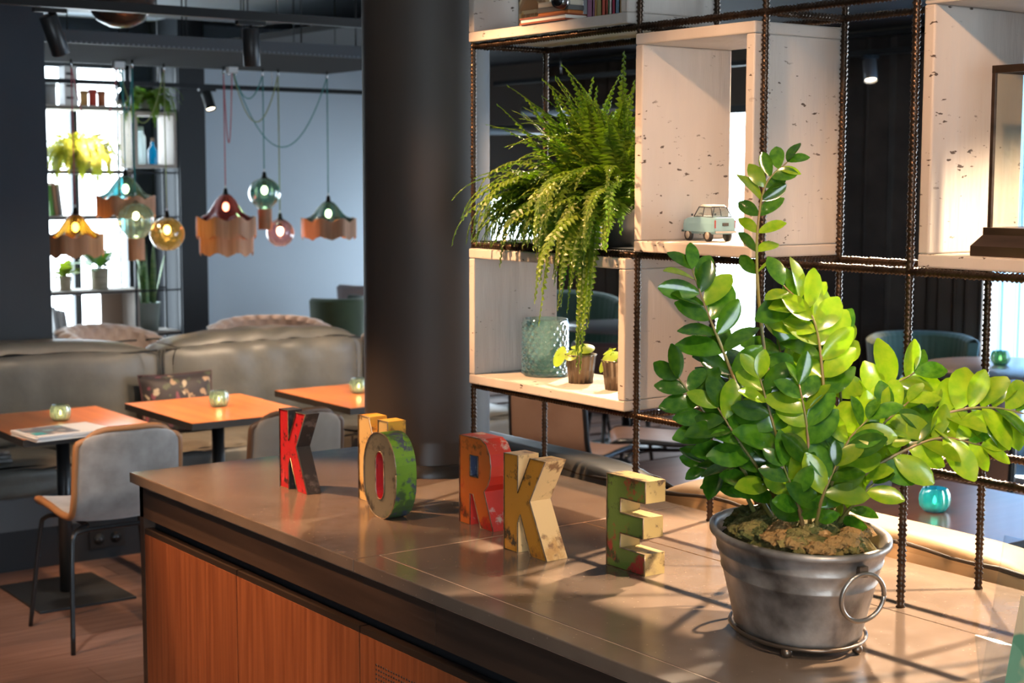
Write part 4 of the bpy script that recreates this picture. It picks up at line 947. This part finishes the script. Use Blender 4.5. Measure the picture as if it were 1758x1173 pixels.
# ================================================================ CEILING TRACKS AND SPOTS
def track(label, a, b, w_=.035, group='ceiling light tracks', sus=True):
    a, b = Vector(a), Vector(b); t = thing('light_track', label, 'light track', (a + b) / 2, 0, group); d = b - a
    MB().box((0, 0, 0), (abs(d.x) + w_, abs(d.y) + w_, w_)).build('rail', M_BLACK, t, local=True)
    n = 4
    for k in range(n):
        p = a.lerp(b, (k + .5) / n) - t.location; MB().cyl(p + Vector((0, 0, w_ / 2)), (p.x, p.y, (2.5 if a.x > 2.62 else ZC) - t.location.z), .003, 6).build('suspension_wire', M_CHROME, t, local=True)
    return t
def spot(label, at, target, energy, color, cone=40, blend=.5, size=.03, r=.034, L=.125, glow=20, m=None):
    """cylindrical track spotlight hanging from point 'at', aimed at target; its light sits in the can"""
    at, target = Vector(at), Vector(target); t = thing('track_spotlight', label, 'spotlight', at, 0, 'track spotlights')
    piv = Vector((0, 0, -.045)); d = (target - at - piv).normalized(); mm = m or mat('black_can', (.022, .023, .025), .38, .3)
    MB().box((0, 0, -.008), (.12, .03, .016)).build('adaptor', M_BLACK, t, local=True)
    MB().tube([(0, 0, -.015), piv], .006, 8).build('arm', M_CHROME, t, local=True)
    a = piv - d * .02; b = piv + d * (L - .02)
    can = MB().tube([a, a + d * .002, b - d * .002, b], [r * .9, r, r, r * .96], 24, cap=False).tube([a, a - d * .0005], [r * .9, .001], 24, cap=False).tube([b, b - d * .012], [r * .96, r * .80], 24, cap=False).build('can', mm, t, local=True)
    MB().tube([b - d * .012, b - d * .0122], [r * .80, .0005], 24, cap=False).build('lens', emit('spot_lens', (1, .78, .50), glow), can, local=True)
    l = light('spot_beam', 'SPOT', b + d * .004, target - at, energy, color, spot_size=math.radians(cone), spot_blend=blend, shadow_soft_size=size); l.parent = t
    l.rotation_euler = d.to_track_quat('-Z', 'Y').to_euler(); return t
track('black light track above the wooden tables', (-1.2, 4.0, 2.255), (2.2, 4.0, 2.262))
track('black light track under the raft near the blue wall', (.9, 8.0, 2.225), (4.2, 8.0, 2.225), .03)
spot('black spotlight tilted on the track, far left', (aty(85, 25, 4.0).x, 4.0, 2.238), (.62, 4.30, .68), 109, WARM, 46, .5, r=.033, L=.15)
spot('black spotlight on the track above the middle table', (aty(430, 32, 4.0).x, 4.0, 2.238), (.95, 4.2, .68), 95, WARM, 60, .6, r=.033, L=.15)
spot('small black spotlight on the rear track by the blue wall', (aty(355, 150, 8.0).x, 8.0, 2.21), (2.6, 7.2, .5), 78, WARM, 50)
spot('rear spotlight aimed at the yellow fern', (aty(215, 150, 8.0).x, 8.0, 2.21), (aty(150, 245, 8.6).x, 8.6, aty(150, 245, 8.6).z), 150, WARM2, 42, .6)
# counter track, above the picture
TX = -1.05
track('black light track in front of the counter', (TX, -1.3, 2.52), (TX, 3.0, 2.52))
spot('spotlight aimed at the letters K and N', (TX, 2.35, 2.50), (-.40, 1.50, .90), 230, WARM, 30, .6)
spot('spotlight aimed at the fern', (TX, 1.55, 2.50), (.05, 1.00, 1.50), 230, WARM, 36, .5)
spot('spotlight aimed at the toy car crate', (TX, .10, 2.50), (.10, .55, 1.40), 70, WARM, 38, .5)
spot('spotlight aimed at the lantern crate', (TX, -.75, 2.50), (.12, -.10, 1.45), 80, WARM, 40, .5)
spot('spotlight aimed at the zinc tub', (TX, -1.15, 2.50), (-.28, 0, 1.0), 70, WARM2, 36, .5)
# track above the walkway beside the counter: cabinet fronts, tables, sofa and chairs
track('black light track above the walkway', (-1.75, .4, 2.62), (-1.75, 3.4, 2.62))
spot('spotlight aimed at the cabinet doors', (-1.75, .9, 2.60), (-.565, 1.25, .35), 120, WARM, 42, .7)
spot('spotlight aimed at the floor by the chair', (-1.75, 3.1, 2.60), (-.25, 3.4, .0), 150, WARM, 48, .6)
track('added black light track, out of view above the far counter end', (-1.2, 2.75, 2.62), (2.3, 2.75, 2.62))  # track and its spots added out of view to brighten chairs, sofa, tables
spot('added spotlight out of view, brightening the grey chair and left sofa', (-.75, 2.75, 2.60), (.05, 3.55, .6), 75, (1, .90, .78), 34, .7)
spot('added spotlight out of view, brightening the middle table and sofa', (.55, 2.75, 2.60), (.85, 4.6, .6), 110, WARM2, 60, .7)
spot('added spotlight out of view, brightening the sofa beside the column', (1.75, 2.75, 2.60), (1.65, 4.9, .6), 290, WARM2, 50, .7)
# window side track, behind the shelf: throws the bar shadows over the worktop
track('black light track behind the shelf', (1.15, -1.2, 2.40), (1.15, 3.2, 2.40))
spot('spotlight behind the shelf shining over the worktop', (1.15, .95, 2.38), (-.25, .10, .9), 520, WARM2, 46, .4, .02)
spot('spotlight behind the shelf shining on the letters', (1.15, 1.75, 2.38), (-.30, .75, .9), 190, WARM2, 40, .4, .02)
spot('spotlight behind the shelf at the near end', (1.15, -.55, 2.38), (-.2, -.25, .9), 480, WARM2, 44, .4, .02)
spot('added spotlight out of view, brightening the tan chairs', (1.15, 2.95, 2.38), (2.25, 3.55, .5), 150, WARM2, 50, .6)  # extra lamp, added because the chairs came out too dark
spot('spotlight aimed at the turquoise votive table', (1.15, 2.35, 2.38), (1.6, 1.5, .68), 60, WARM2, 50, .6)
track('grey light track at the curtain wall', (4.55, 1.5, 2.30), (4.55, 7.6, 2.30), .03)
ps = atx(1493, 105, 4.55)
spot('glowing spotlight in front of the dark curtain', (4.55, ps.y, 2.285), (4.2, ps.y - .5, .7), 104, WARM, 50, .5, r=.036, L=.12, glow=60, m=mat('grey_can', (.25, .26, .28), .35, .5))
# ceiling dome lamp above the left track
t = thing('dome_lamp', 'dark brown dome ceiling lamp above the left track', 'ceiling lamp', (*(aty(207, 20, 4.9).xy), 2.325))
MB().lathe([(.001, -.055), (.05, -.05), (.10, -.025), (.135, .02), (.150, .07), (.148, .07), (.09, -.015), (.001, -.045)], 40).build('shade', mat('brown_gloss', (.05, .03, .022), .2, .4), t, local=True)
MB().cyl((0, 0, -.04), (0, 0, ZC - 2.325), .008, 8).build('stem', M_BLACK, t, local=True)
# ceiling duct
d = thing('ceiling_duct', 'grey cable duct under the ceiling behind the track', 'duct', (1.5, 7.2, 2.60))
MB().bb((.2, 7.15, 2.58), (2.6, 7.3, 2.64)).build('duct_body', mat('duct_grey', (.12, .13, .14), .5, .3), d)
for x in (.6, 1.2, 1.8, 2.4): MB().cyl((x, 7.22, 2.64), (x, 7.22, ZC), .005, 6).build('hanger_rod', M_BLACKP, d)

# ================================================================ TUB CHAIRS
def tub_chair(label, loc, rz, R, top, m, group, tuft=False, ribs=0, sweep=200, legs=True, lean=.06, arm=.12, name='tub_chair', seat_h=.44, sq=1.0):
    """local +y = the way it faces; padded curved back with falling arms, round seat, four legs"""
    t = thing(name, label, 'armchair', loc, rz, group); A = math.radians(sweep); nu, nv = (72, 14) if (tuft or ribs) else (36, 8); th = .055
    z0 = seat_h - .10
    def rim(x): return top - arm * abs(2 * x - 1) ** 3
    def shell(x, y, side):
        a = -PI / 2 + (x - .5) * A; h = z0 + (rim(x) - z0) * y; r = R + lean * y
        dx = 0
        if side < 0:
            r -= th
            if tuft:
                u_ = x * 14; v_ = y * 5; row = int(v_); s_ = abs(math.sin(PI * (u_ + v_) / 1)) * abs(math.sin(PI * (u_ - v_) / 1)); r -= .045 * math.sqrt(s_) - .015
            if ribs: r -= .012 * abs(math.sin(PI * ribs * x)) ** .6
        elif tuft:
            u_ = x * 14; v_ = y * 5; s_ = abs(math.sin(PI * (u_ + v_))) * abs(math.sin(PI * (u_ - v_))); r += .070 * math.sqrt(s_) - .03
        elif ribs: r += .008 * abs(math.sin(PI * ribs * x)) ** .6
        return Vector((r * math.cos(a), r * math.sin(a) * sq, h))
    mb = MB(); mb.grid(lambda x, y: shell(x, y, 1), nu, nv); mb.grid(lambda x, y: shell(1 - x, y, -1), nu, nv)
    mb.grid(lambda x, y: shell(x, 1, 1).lerp(shell(x, 1, -1), y) + Vector((0, 0, .022 * math.sin(PI * y))), nu, 5)
    mb.grid(lambda x, y: shell(x, 0, -1).lerp(shell(x, 0, 1), y), nu, 1)
    for x in (0, 1): mb.grid(lambda p, q, x=x: shell(x, q, 1 if x else -1).lerp(shell(x, q, -1 if x else 1), p), 3, nv)
    b = mb.build('backrest', m, t, local=True)
    if tuft:
        btn = mat('tuft_button', (.10, .07, .06), .6); k = 0
        for row in range(1, 5):
            for c_ in range(14):
                x = (c_ + (.5 if row % 2 else 0)) / 14; y = row / 5
                if x > .99 or x < .01: continue
                MB().ball(shell(x, y, 1), .013, 8, 5).build('button', btn, b, local=True)
    MB().lathe([(.001, seat_h - .10), (R - .03, seat_h - .10), (R - .02, seat_h - .05), (R - .03, seat_h - .015), (R * .8, seat_h + .005), (.001, seat_h + .01)], 36, sy=sq).build('seat', m, t, local=True)
    if legs:
        for a in (45, 135, 225, 315):
            q = math.radians(a); MB().tube([(R * .72 * math.cos(q), R * .72 * math.sin(q) * sq, seat_h - .10), (R * .9 * math.cos(q), R * .9 * math.sin(q) * sq, 0)], [.016, .010], 8).build('leg', mat('dark_leg', (.02, .016, .014), .4), t, local=True)
    return t
M_TUF = mat('pinkish_grey_velvet', (.36, .29, .265), .65, 0, (.42, .35, .325), 6, sheen=.7)
M_GRN = mat('bottle_green_velvet', (.030, .062, .030), .6, 0, (.05, .09, .035), 5, sheen=.6)
M_GRN2 = mat('sage_green_velvet', (.075, .15, .115), .6, 0, (.10, .19, .145), 5, sheen=.6)
M_PUR = mat('purple_leather', (.060, .020, .030), .35)
c1 = atz(212, 562, .80); c2 = atz(459, 547, .80)
def chair_at(u, v, z, dist_y): p = aty(u, v, dist_y); return p
p = aty(212, 562, 6.75); tub_chair('buttoned pinkish velvet chair behind the sofa, left', (p.x, p.y, 0), math.radians(215), .30, p.z - .02, M_TUF, 'buttoned velvet chairs', True, lean=.05, sweep=220)
p = aty(460, 549, 6.55); tub_chair('buttoned pinkish velvet chair behind the sofa, right', (p.x, p.y, 0), math.radians(150), .30, p.z - .02, M_TUF, 'buttoned velvet chairs', True, lean=.05, sweep=220)
t = thing('lounge_table', 'low round dark table between the buttoned chairs', 'table', (2.05, 7.45, 0))
MB().cyl((0, 0, .42), (0, 0, .44), .32, 40).build('table_top', M_TE, t, local=True); MB().cyl((0, 0, .01), (0, 0, .42), .025, 14).build('column', M_BLACK, t, local=True); MB().cyl((0, 0, 0), (0, 0, .012), .2, 32).build('foot_plate', M_BLACK, t, local=True)
p = aty(578, 512, 7.9); tub_chair('bottle green velvet armchair by the blue wall', (p.x, p.y, 0), math.radians(20), .20, p.z - .01, M_GRN, 'green armchairs', sweep=210, arm=.0, lean=.03)
p = aty(640, 492, 8.4); tub_chair('pale pink velvet armchair half behind the column', (p.x, p.y, 0), math.radians(-60), .24, p.z, mat('pale_pink_velvet', (.55, .45, .47), .7, sheen=.5), 'pink armchairs', arm=.02, lean=.03)

# ================================================================ BOOKSHELF AT THE BACK WINDOW
SY = 8.62; SD = .26
bs = thing('bookshelf', 'tall open bookshelf of thin steel bars before the bright window', 'shelf', (2.0, SY, 0))
def sx(u, v=300): return aty(u, v, SY).x
def sz(v, u=180): return aty(u, v, SY).z
X0, X1 = 1.40, sx(306); XM = sx(229)
for x in (X0, XM, X1):
    for y in (SY, SY + SD): MB().box((x, y, 1.2), (.014, .014, 2.4)).build('upright', M_BLACK, bs)
for z in (sz(575), sz(498), sz(370), sz(292), sz(182)):
    for y in (SY, SY + SD): MB().box(((X0 + X1) / 2, y, z - .018), (X1 - X0, .012, .012)).build('rail', M_BLACK, bs)
def board(label, x0, x1, z):
    o = MB().bb((x0, SY - .005, z - .028), (x1, SY + SD + .005, z)).build('shelf_board', M_WW, None, (x0, SY, z - .028), bevel=.003); return tag(o, label, 'shelf board', 'white boards of the back shelf')
for lb, v, x1 in (('lowest white board of the window bookshelf', 575, XM), ('white board with the small potted plants', 498, XM + .03), ('white board above the amber lamp', 370, XM - .10), ('white board beneath the yellow fern', 292, XM), ('top white board with jars and red tins', 182, XM)):
    board(lb, X0, x1, sz(v))
e = thing('wooden_crate', 'white crate with glass jar and blue bottle at the window', 'crate', (XM, SY, sz(286)), 0, 'white boards of the back shelf')
bx, bz0, bz1 = X1 - .012, sz(288), sz(190)
XQ = XM + .012
for nm, a, b in (('bottom_board', (XQ, bz0), (bx, bz0 + .024)), ('top_board', (XQ, bz1 - .024), (bx, bz1)), ('side_board', (XQ, bz0 + .024), (XQ + .022, bz1 - .024)), ('side_board', (bx - .022, bz0 + .024), (bx, bz1 - .024))):
    MB().bb((a[0], SY - .01, a[1]), (b[0], SY + SD, b[1])).build(nm, M_WW, e)
e = thing('wooden_crate', 'white crate compartment at the lower right of the bookshelf', 'crate', (XM - .14, SY, sz(575)), 0, 'white boards of the back shelf')
MB().bb((XM - .005, SY - .005, sz(575)), (XM + .022, SY + SD, sz(498) - .029)).build('side_board', M_WW, e); MB().bb((XM - .16, SY + SD - .02, sz(575)), (XM - .006, SY + SD, sz(498) - .029)).build('back_board', mat('tan_board', (.30, .22, .17), .7), e)
# jar and bottle in the crate
zb = bz0 + .024
t = thing('glass_jar', 'large clear glass jar with lid in the white crate', 'jar', (sx(246), SY + .10, zb))
MB().lathe([(.001, 0), (.055, 0), (.060, .01), (.060, .19), (.045, .215), (.045, .235)], 28).build('jar_body', glass('pale_green_glass', (.85, .95, .92), .2, .05, .3), t, local=True); MB().cyl((0, 0, .235), (0, 0, .262), .047, 24).build('lid', mat('sage_lid', (.35, .5, .42), .5), t, local=True)
t = thing('glass_bottle', 'bright blue glass bottle in the white crate', 'bottle', (sx(270), SY + .07, zb))
MB().lathe([(.001, 0), (.032, 0), (.034, .01), (.034, .10), (.012, .135), (.012, .16)], 24).build('bottle_body', glass('cyan_glass', (.03, .42, .60), .2, .05, .3), t, local=True); MB().cyl((0, 0, .16), (0, 0, .185), .011, 14).build('stopper', mat('cork', (.45, .3, .2), .8), t, local=True)
# plants of the back shelf
M_YF = mat('yellow_green_fern', (.30, .36, .04), .45, 0, (.50, .48, .08), 9, rand=.3, trans=.35)
zz2 = sz(292)
t = fern('yellow green fern on the bookshelf at the window', (sx(148), SY + .10, zz2), .07, .085, .12, 90, 0, 2 * PI, (.26, .42), 'ferns on the bookshelf', .08, M_YF, pitch=.02, potm=mat('pale_pot', (.4, .4, .38), .6), els=(.3, 1.4), dr=(4.5, 8))
fern('dark green fern on top of the white crate', (sx(265), SY + .10, bz1), .05, .06, .09, 46, 0, 2 * PI, (.20, .34), 'ferns on the bookshelf', .06, M_FERN, pitch=.016, potm=mat('pale_pot', (.4, .4, .38), .6), els=(.2, 1.3), dr=(5, 9))
def leafy(label, c, r, h, m, potm, n, ln, name='potted_plant', wd=.3):
    t = pot(name, label, 'potted plant', c, r * .9, r, h, potm, group='pot plants on the bookshelf'); me = [leaf_mesh(-.35, .25, wd), leaf_mesh(-.1, .3, wd)]
    for q in me: q.materials.append(m)
    for i in range(n):
        az = random.uniform(0, 2 * PI); e_ = random.uniform(.2, 1.3); d = Vector((math.cos(az) * math.cos(e_), math.sin(az) * math.cos(e_), math.sin(e_))); L = ln * random.uniform(.6, 1.1)
        st = d * L * random.uniform(.2, .7); nn = (Vector((0, 0, 1)) - d * d.z + Vector((.01, 0, 0))).normalized(); b = nn.cross(d); p = Vector((0, 0, h * .86)) + st
        o = bpy.data.objects.new('leaf', random.choice(me)); COL.objects.link(o); o.parent = t
        o.matrix_local = Matrix(((d.x * L, b.x * L, nn.x * L, p.x), (d.y * L, b.y * L, nn.y * L, p.y), (d.z * L, b.z * L, nn.z * L, p.z), (0, 0, 0, 1)))
    mb = MB()
    for i in range(6): a = i; mb.tube([(0, 0, h * .8), (math.cos(a) * ln * .25, math.sin(a) * ln * .25, h + ln * .5)], .003, 4)
    mb.build('stems', m, t, local=True); return t
M_LT = mat('tan_pot', (.40, .32, .22), .7, 0, (.50, .42, .32), 20)
leafy('small yellow flowering plant in a pale pot at the window', (sx(116), SY + .10, sz(498)), .042, .10, mat('lime_leaf', (.22, .32, .04), .5, rand=.3, trans=.3), M_LT, 26, .085, wd=.38)
leafy('green leafy plant in a cream striped pot at the window', (sx(176), SY + .10, sz(498)), .062, .145, mat('mid_leaf', (.05, .14, .03), .4, rand=.3, trans=.25), mat('cream_pot', (.52, .46, .36), .7, 0, (.40, .34, .26), 6, (1, 1, 8)), 26, .15)
t = pot('snake_plant', 'tall snake plant in a grey green zinc bucket', 'potted plant', (sx(259), SY + .12, sz(575) + .0), .075, .098, .20, mat('grey_green_zinc', (.30, .36, .33), .5, .3)); 
M_SN = mat('snake_leaf', (.07, .17, .06), .4, 0, (.20, .28, .10), 10, (1, 1, 8), rand=.2)
for i in range(9):
    a = random.uniform(0, 6.28); r = random.uniform(.0, .06); L = random.uniform(.32, .48); ln_ = random.uniform(.0, .10); tw = random.uniform(0, 3); b = Vector((math.cos(a), math.sin(a), 0))
    def f(x, y, b=b, r=r, L=L, ln_=ln_, tw=tw): 
        wv = .022 * (math.sin(PI * min(1, .25 + .75 * y)) ** .7 if y < .999 else .02); q = tw + y * .8
        return b * (r + ln_ * y) + Vector((math.cos(q), math.sin(q), 0)) * (2 * x - 1) * wv + Vector((0, 0, .16 + L * y))
    MB().grid(f, 2, 10).build('leaf', M_SN, t, local=True, solid=.003)
bb_ = MB().bb((XM + .03, SY + .0, sz(575) - .028), (X1 - .01, SY + SD, sz(575))).build('shelf_board', M_WW, None, (XM + .03, SY, sz(575) - .028)); tag(bb_, 'white board beneath the zinc bucket', 'shelf board', 'white boards of the back shelf')
# books, tins, jars
for i, (u, wd, h, c_, ln_, lb) in enumerate(((96, .022, .20, (.55, .56, .56), .14, 'white book leaning at the left of the lower board'), (104, .02, .18, (.62, .62, .60), .14, 'second white book leaning on the lower board'), (113, .018, .17, (.5, .5, .5), .14, 'grey book leaning at the end of the lower row'))):
    o = MB().box((0, 0, h / 2), (wd, .16, h)).build('book', mat('pale_book_%d' % i, c_, .6), None, (sx(u), SY + .12, sz(575) + .003), local=True); o.rotation_euler.y = -ln_; tag(o, lb, 'book', 'books on the bookshelf')
for i, (u, wd, h, c_, ln_, lb) in enumerate(((92, .025, .20, (.18, .45, .08), .10, 'lime green book on the middle board'), (100, .022, .22, (.50, .27, .14), .10, 'orange brown book on the middle board'), (108, .02, .21, (.55, .50, .46), .10, 'cream book leaning on the middle board'))):
    o = MB().box((0, 0, h / 2), (wd, .16, h)).build('book', mat('mid_book_%d' % i, c_, .6), None, (sx(u), SY + .12, sz(370) + .003), local=True); o.rotation_euler.y = -ln_; tag(o, lb, 'book', 'books on the bookshelf')
for i, (u, r, h, c_, lb) in enumerate(((98, .04, .14, (.35, .34, .33), 'grey storage jar on the top board'), (156, .027, .10, (.55, .30, .10), 'ochre tin on the top board'), (171, .027, .11, (.60, .06, .03), 'bright red tin on the top board'), (186, .027, .10, (.45, .14, .05), 'rust orange tin on the top board'))):
    t = thing('storage_tin', lb, 'tin', (sx(u), SY + .09, sz(182)), 0, 'tins on the top board'); MB().lathe([(.001, 0), (r, 0), (r, h), (.001, h)], 24).build('tin_body', mat('tin_%d' % i, c_, .4), t, local=True); MB().lathe([(r + .003, h - .02), (r + .003, h + .004), (.001, h + .006)], 24).build('lid', mat('tin_lid_%d' % i, tuple(x * .7 for x in c_), .4), t, local=True)
t = thing('paper_box', 'white upright box with black labels on the top board', 'box', (sx(130), SY + .10, sz(182)))
MB().bb((-.045, -.06, 0), (.045, .06, .26)).build('carton', mat('paper_white', (.72, .70, .68), .6), t, local=True)
for z in (.05, .13, .21): MB().box((-.01, -.0605, z), (.05, .001, .016)).build('printed_band', M_BLACKP, t, local=True)

# ================================================================ WINDOW SIDE (RIGHT ROOM)
# bench whose back stands against the counter
bench = thing('leather_bench', 'tan leather bench with its back against the counter', 'bench', (.6, .6, 0))
M_TAN = mat('sand_leather', (.32, .20, .095), .6, 0, (.39, .26, .135), 5, bump=.15, bscale=20)
MB().bb((.30, -1.3, 0), (.95, 2.1, .30)).build('base', mat('bench_base', (.03, .028, .028), .6), bench)
for i, (a, b) in enumerate(((-1.3, -.12), (-.11, 1.00), (1.01, 2.1))):
    m = M_TAN if i < 2 else mat('charcoal_leather', (.06, .06, .055), .35, 0, (.08, .08, .075), 6, bump=.2)
    cushion(bench, 'seat_cushion', (.42, a, .30), (1.0, b, .45), M_LEA, bulge=.01, n=14, ph=i)
    cc = cushion(bench, 'back_cushion', (.275, a, .45), (.42, b, .936 if i < 2 else .925), m, bulge=.012, wr=.004, n=22, ph=i)
    for xx, z_ in ((.288, .922), (.408, .922)): welt(cc, [Vector((xx, a + .02 + (b - a - .04) * k / 20, z_ - .012 * (i == 2) - .02 * abs(2 * k / 20 - 1) ** 8 + .004 * math.sin(k * 1.3))) for k in range(21)], mat('bench_piping', (.03, .02, .012), .5), .0055)
M_TT2 = wood('brown_walnut_top', (.135, .062, .042), (.18, .088, .06), (.8, 8, 8), 3, .28, .06, .1, .03)
TG = 'square tables on the window side'
table('brown wooden table with the turquoise votive behind the tub', 1.56, 1.10, .67, .67, m=M_TT2, group=TG)
table('brown wooden table seen behind the letter E', 1.46, 1.88, .67, .67, m=M_TT2, group=TG)
votive('bright turquoise votive glass behind the tub', (*(atz(1604, 878, .68).xy), .68), .043, .068, glass('bright_turquoise_glass', (.10, .55, .68), .3, .06, .35), 30, power=.2)
CH2 = 'tan chairs on the window side'
p = aty(985, 790, 3.35); shell_chair('tan leather shell chair seen under the vase crate', (2.06, 3.52, 0), math.radians(-72), M_TL, mat('chair_tube', (.05, .052, .055), .3, .85), CH2)
shell_chair('tan leather shell chair seen sideways below the shelf', (2.62, 3.56, 0), math.radians(52), M_TL, mat('chair_tube', (.05, .052, .055), .3, .85), CH2)
shell_chair('tan leather shell chair behind the leafy plant', (2.25, 1.75, 0), math.radians(95), M_TL, mat('chair_tube', (.05, .052, .055), .3, .85), CH2)
def round_table(label, cx, cy, r, m, h=.74):
    t = thing('round_table', label, 'table', (cx, cy, 0), 0, 'round tables at the windows')
    MB().lathe([(.001, h - .022), (r - .006, h - .022), (r, h - .015), (r, h - .004), (r - .004, h), (.001, h)], 56).build('table_top', m, t, local=True)
    MB().cyl((0, 0, .01), (0, 0, h - .022), .03, 16).build('column', mat('grey_steel_post', (.07, .07, .072), .32, .8), t, local=True); MB().cyl((0, 0, 0), (0, 0, .014), .23, 36).build('foot_plate', M_BLACK, t, local=True); return t
M_RT = mat('grey_laminate', (.16, .155, .16), .28, 0, (.18, .175, .18), 4)
round_table('round grey table with a votive by the curtain', 4.17, 2.85, .43, M_RT)
p = atz(1717, 626, .74); votive('small green votive glass on the round grey table', (p.x, p.y, .74), .046, .066, glass('green_votive_glass', (.18, .45, .38), .3, .06, .25), 30, power=.15)
round_table('round grey table seen through the vase crate', 4.05, 5.52, .40, M_RT)
p = aty(1592, 590, 3.95); tub_chair('sage green ribbed chair behind the round table', (4.66, 3.78, 0), math.radians(150), .255, .765, M_GRN2, 'sage green chairs', ribs=22, lean=.04, arm=.02)
tub_chair('sage green ribbed chair seen through the vase crate', (4.15, 6.25, 0), math.radians(165), .34, .86, M_GRN2, 'sage green chairs', ribs=22, lean=.05, arm=.05)
tub_chair('mauve leather chair with pale rim at the far round table', (3.55, 5.0, 0), math.radians(-20), .24, .71, mat('mauve_leather', (.15, .09, .09), .35), 'leather tub chairs', arm=.01, lean=.03)
p = aty(1620, 655, 2.5); tub_chair('purple leather chair with stitched rim behind the plant', (3.25, 2.42, 0), math.radians(-70), .22, .80, M_PUR, 'leather tub chairs', arm=.02, lean=.03)
t = thing('leather_stool', 'dark grey leather stool beside the purple chair', 'stool', (3.42, 1.72, 0))
MB().lathe([(.001, .40), (.15, .40), (.165, .43), (.16, .47), (.10, .485), (.001, .487)], 32).build('seat', mat('stool_leather', (.10, .10, .11), .35), t, local=True)
for a in (45, 135, 225, 315): q = math.radians(a); MB().tube([(.10 * math.cos(q), .10 * math.sin(q), .40), (.14 * math.cos(q), .14 * math.sin(q), 0)], .012, 8).build('leg', M_BLACK, t, local=True)
# curtains on the right wall
def curtain(label, y0, y1, m, x=XW - .10, z0=.02, z1=2.44, folds=9, amp=.045):
    t = thing('curtain', label, 'curtain', (x, (y0 + y1) / 2, 0), 0, 'curtains on the window wall'); ph = random.uniform(0, 6); n = folds * 10
    def f(u_, v_):
        y = y0 + (y1 - y0) * u_; a = u_ * folds * 2 * PI + ph + .5 * math.sin(3 * u_ * 6); d_ = amp * math.sin(a) * (.75 + .25 * (1 - v_))
        return Vector((x + d_, y + .012 * math.sin(2 * a), z0 + (z1 - z0) * v_))
    MB().grid(f, n, 6).build('cloth', m, t, solid=.004)
    MB().box((x, (y0 + y1) / 2, z1 + .02), (.03, y1 - y0 + .06, .03)).build('curtain_rail', M_BLACK, t); return t
M_CU = mat('taupe_curtain', (.105, .082, .068), .85, 0, (.13, .10, .085), 4); M_CU2 = mat('charcoal_curtain', (.050, .045, .044), .85, 0, (.085, .076, .070), 4)
curtain('taupe brown curtain seen above the far green chair', 6.30, 7.72, M_CU, folds=11)
curtain('charcoal curtain with soft folds behind the shelf', 4.20, 5.46, M_CU2, folds=7)
curtain('taupe curtain beside the sheer curtain at the right', 3.72, 4.18, M_CU, folds=5)
curtain('white sheer curtain before the window at the right', 2.2, 3.70, glass('sheer_cloth', (.42, .54, .66), .02, .6, .5), folds=15, amp=.03)
# beam and pipes under the dark ceiling
b = thing('ceiling_pipes', 'grey ventilation pipes under the dark ceiling at the windows', 'pipe', (4.0, 7.4, 2.1))
for z, y in ((2.10, 7.2), (1.98, 7.9)): MB().tube([(4.72, y + .3, z), (5.15, y - .6, z)], .035, 12).build('pipe', mat('galvanised', (.42, .46, .48), .3, .8), b)
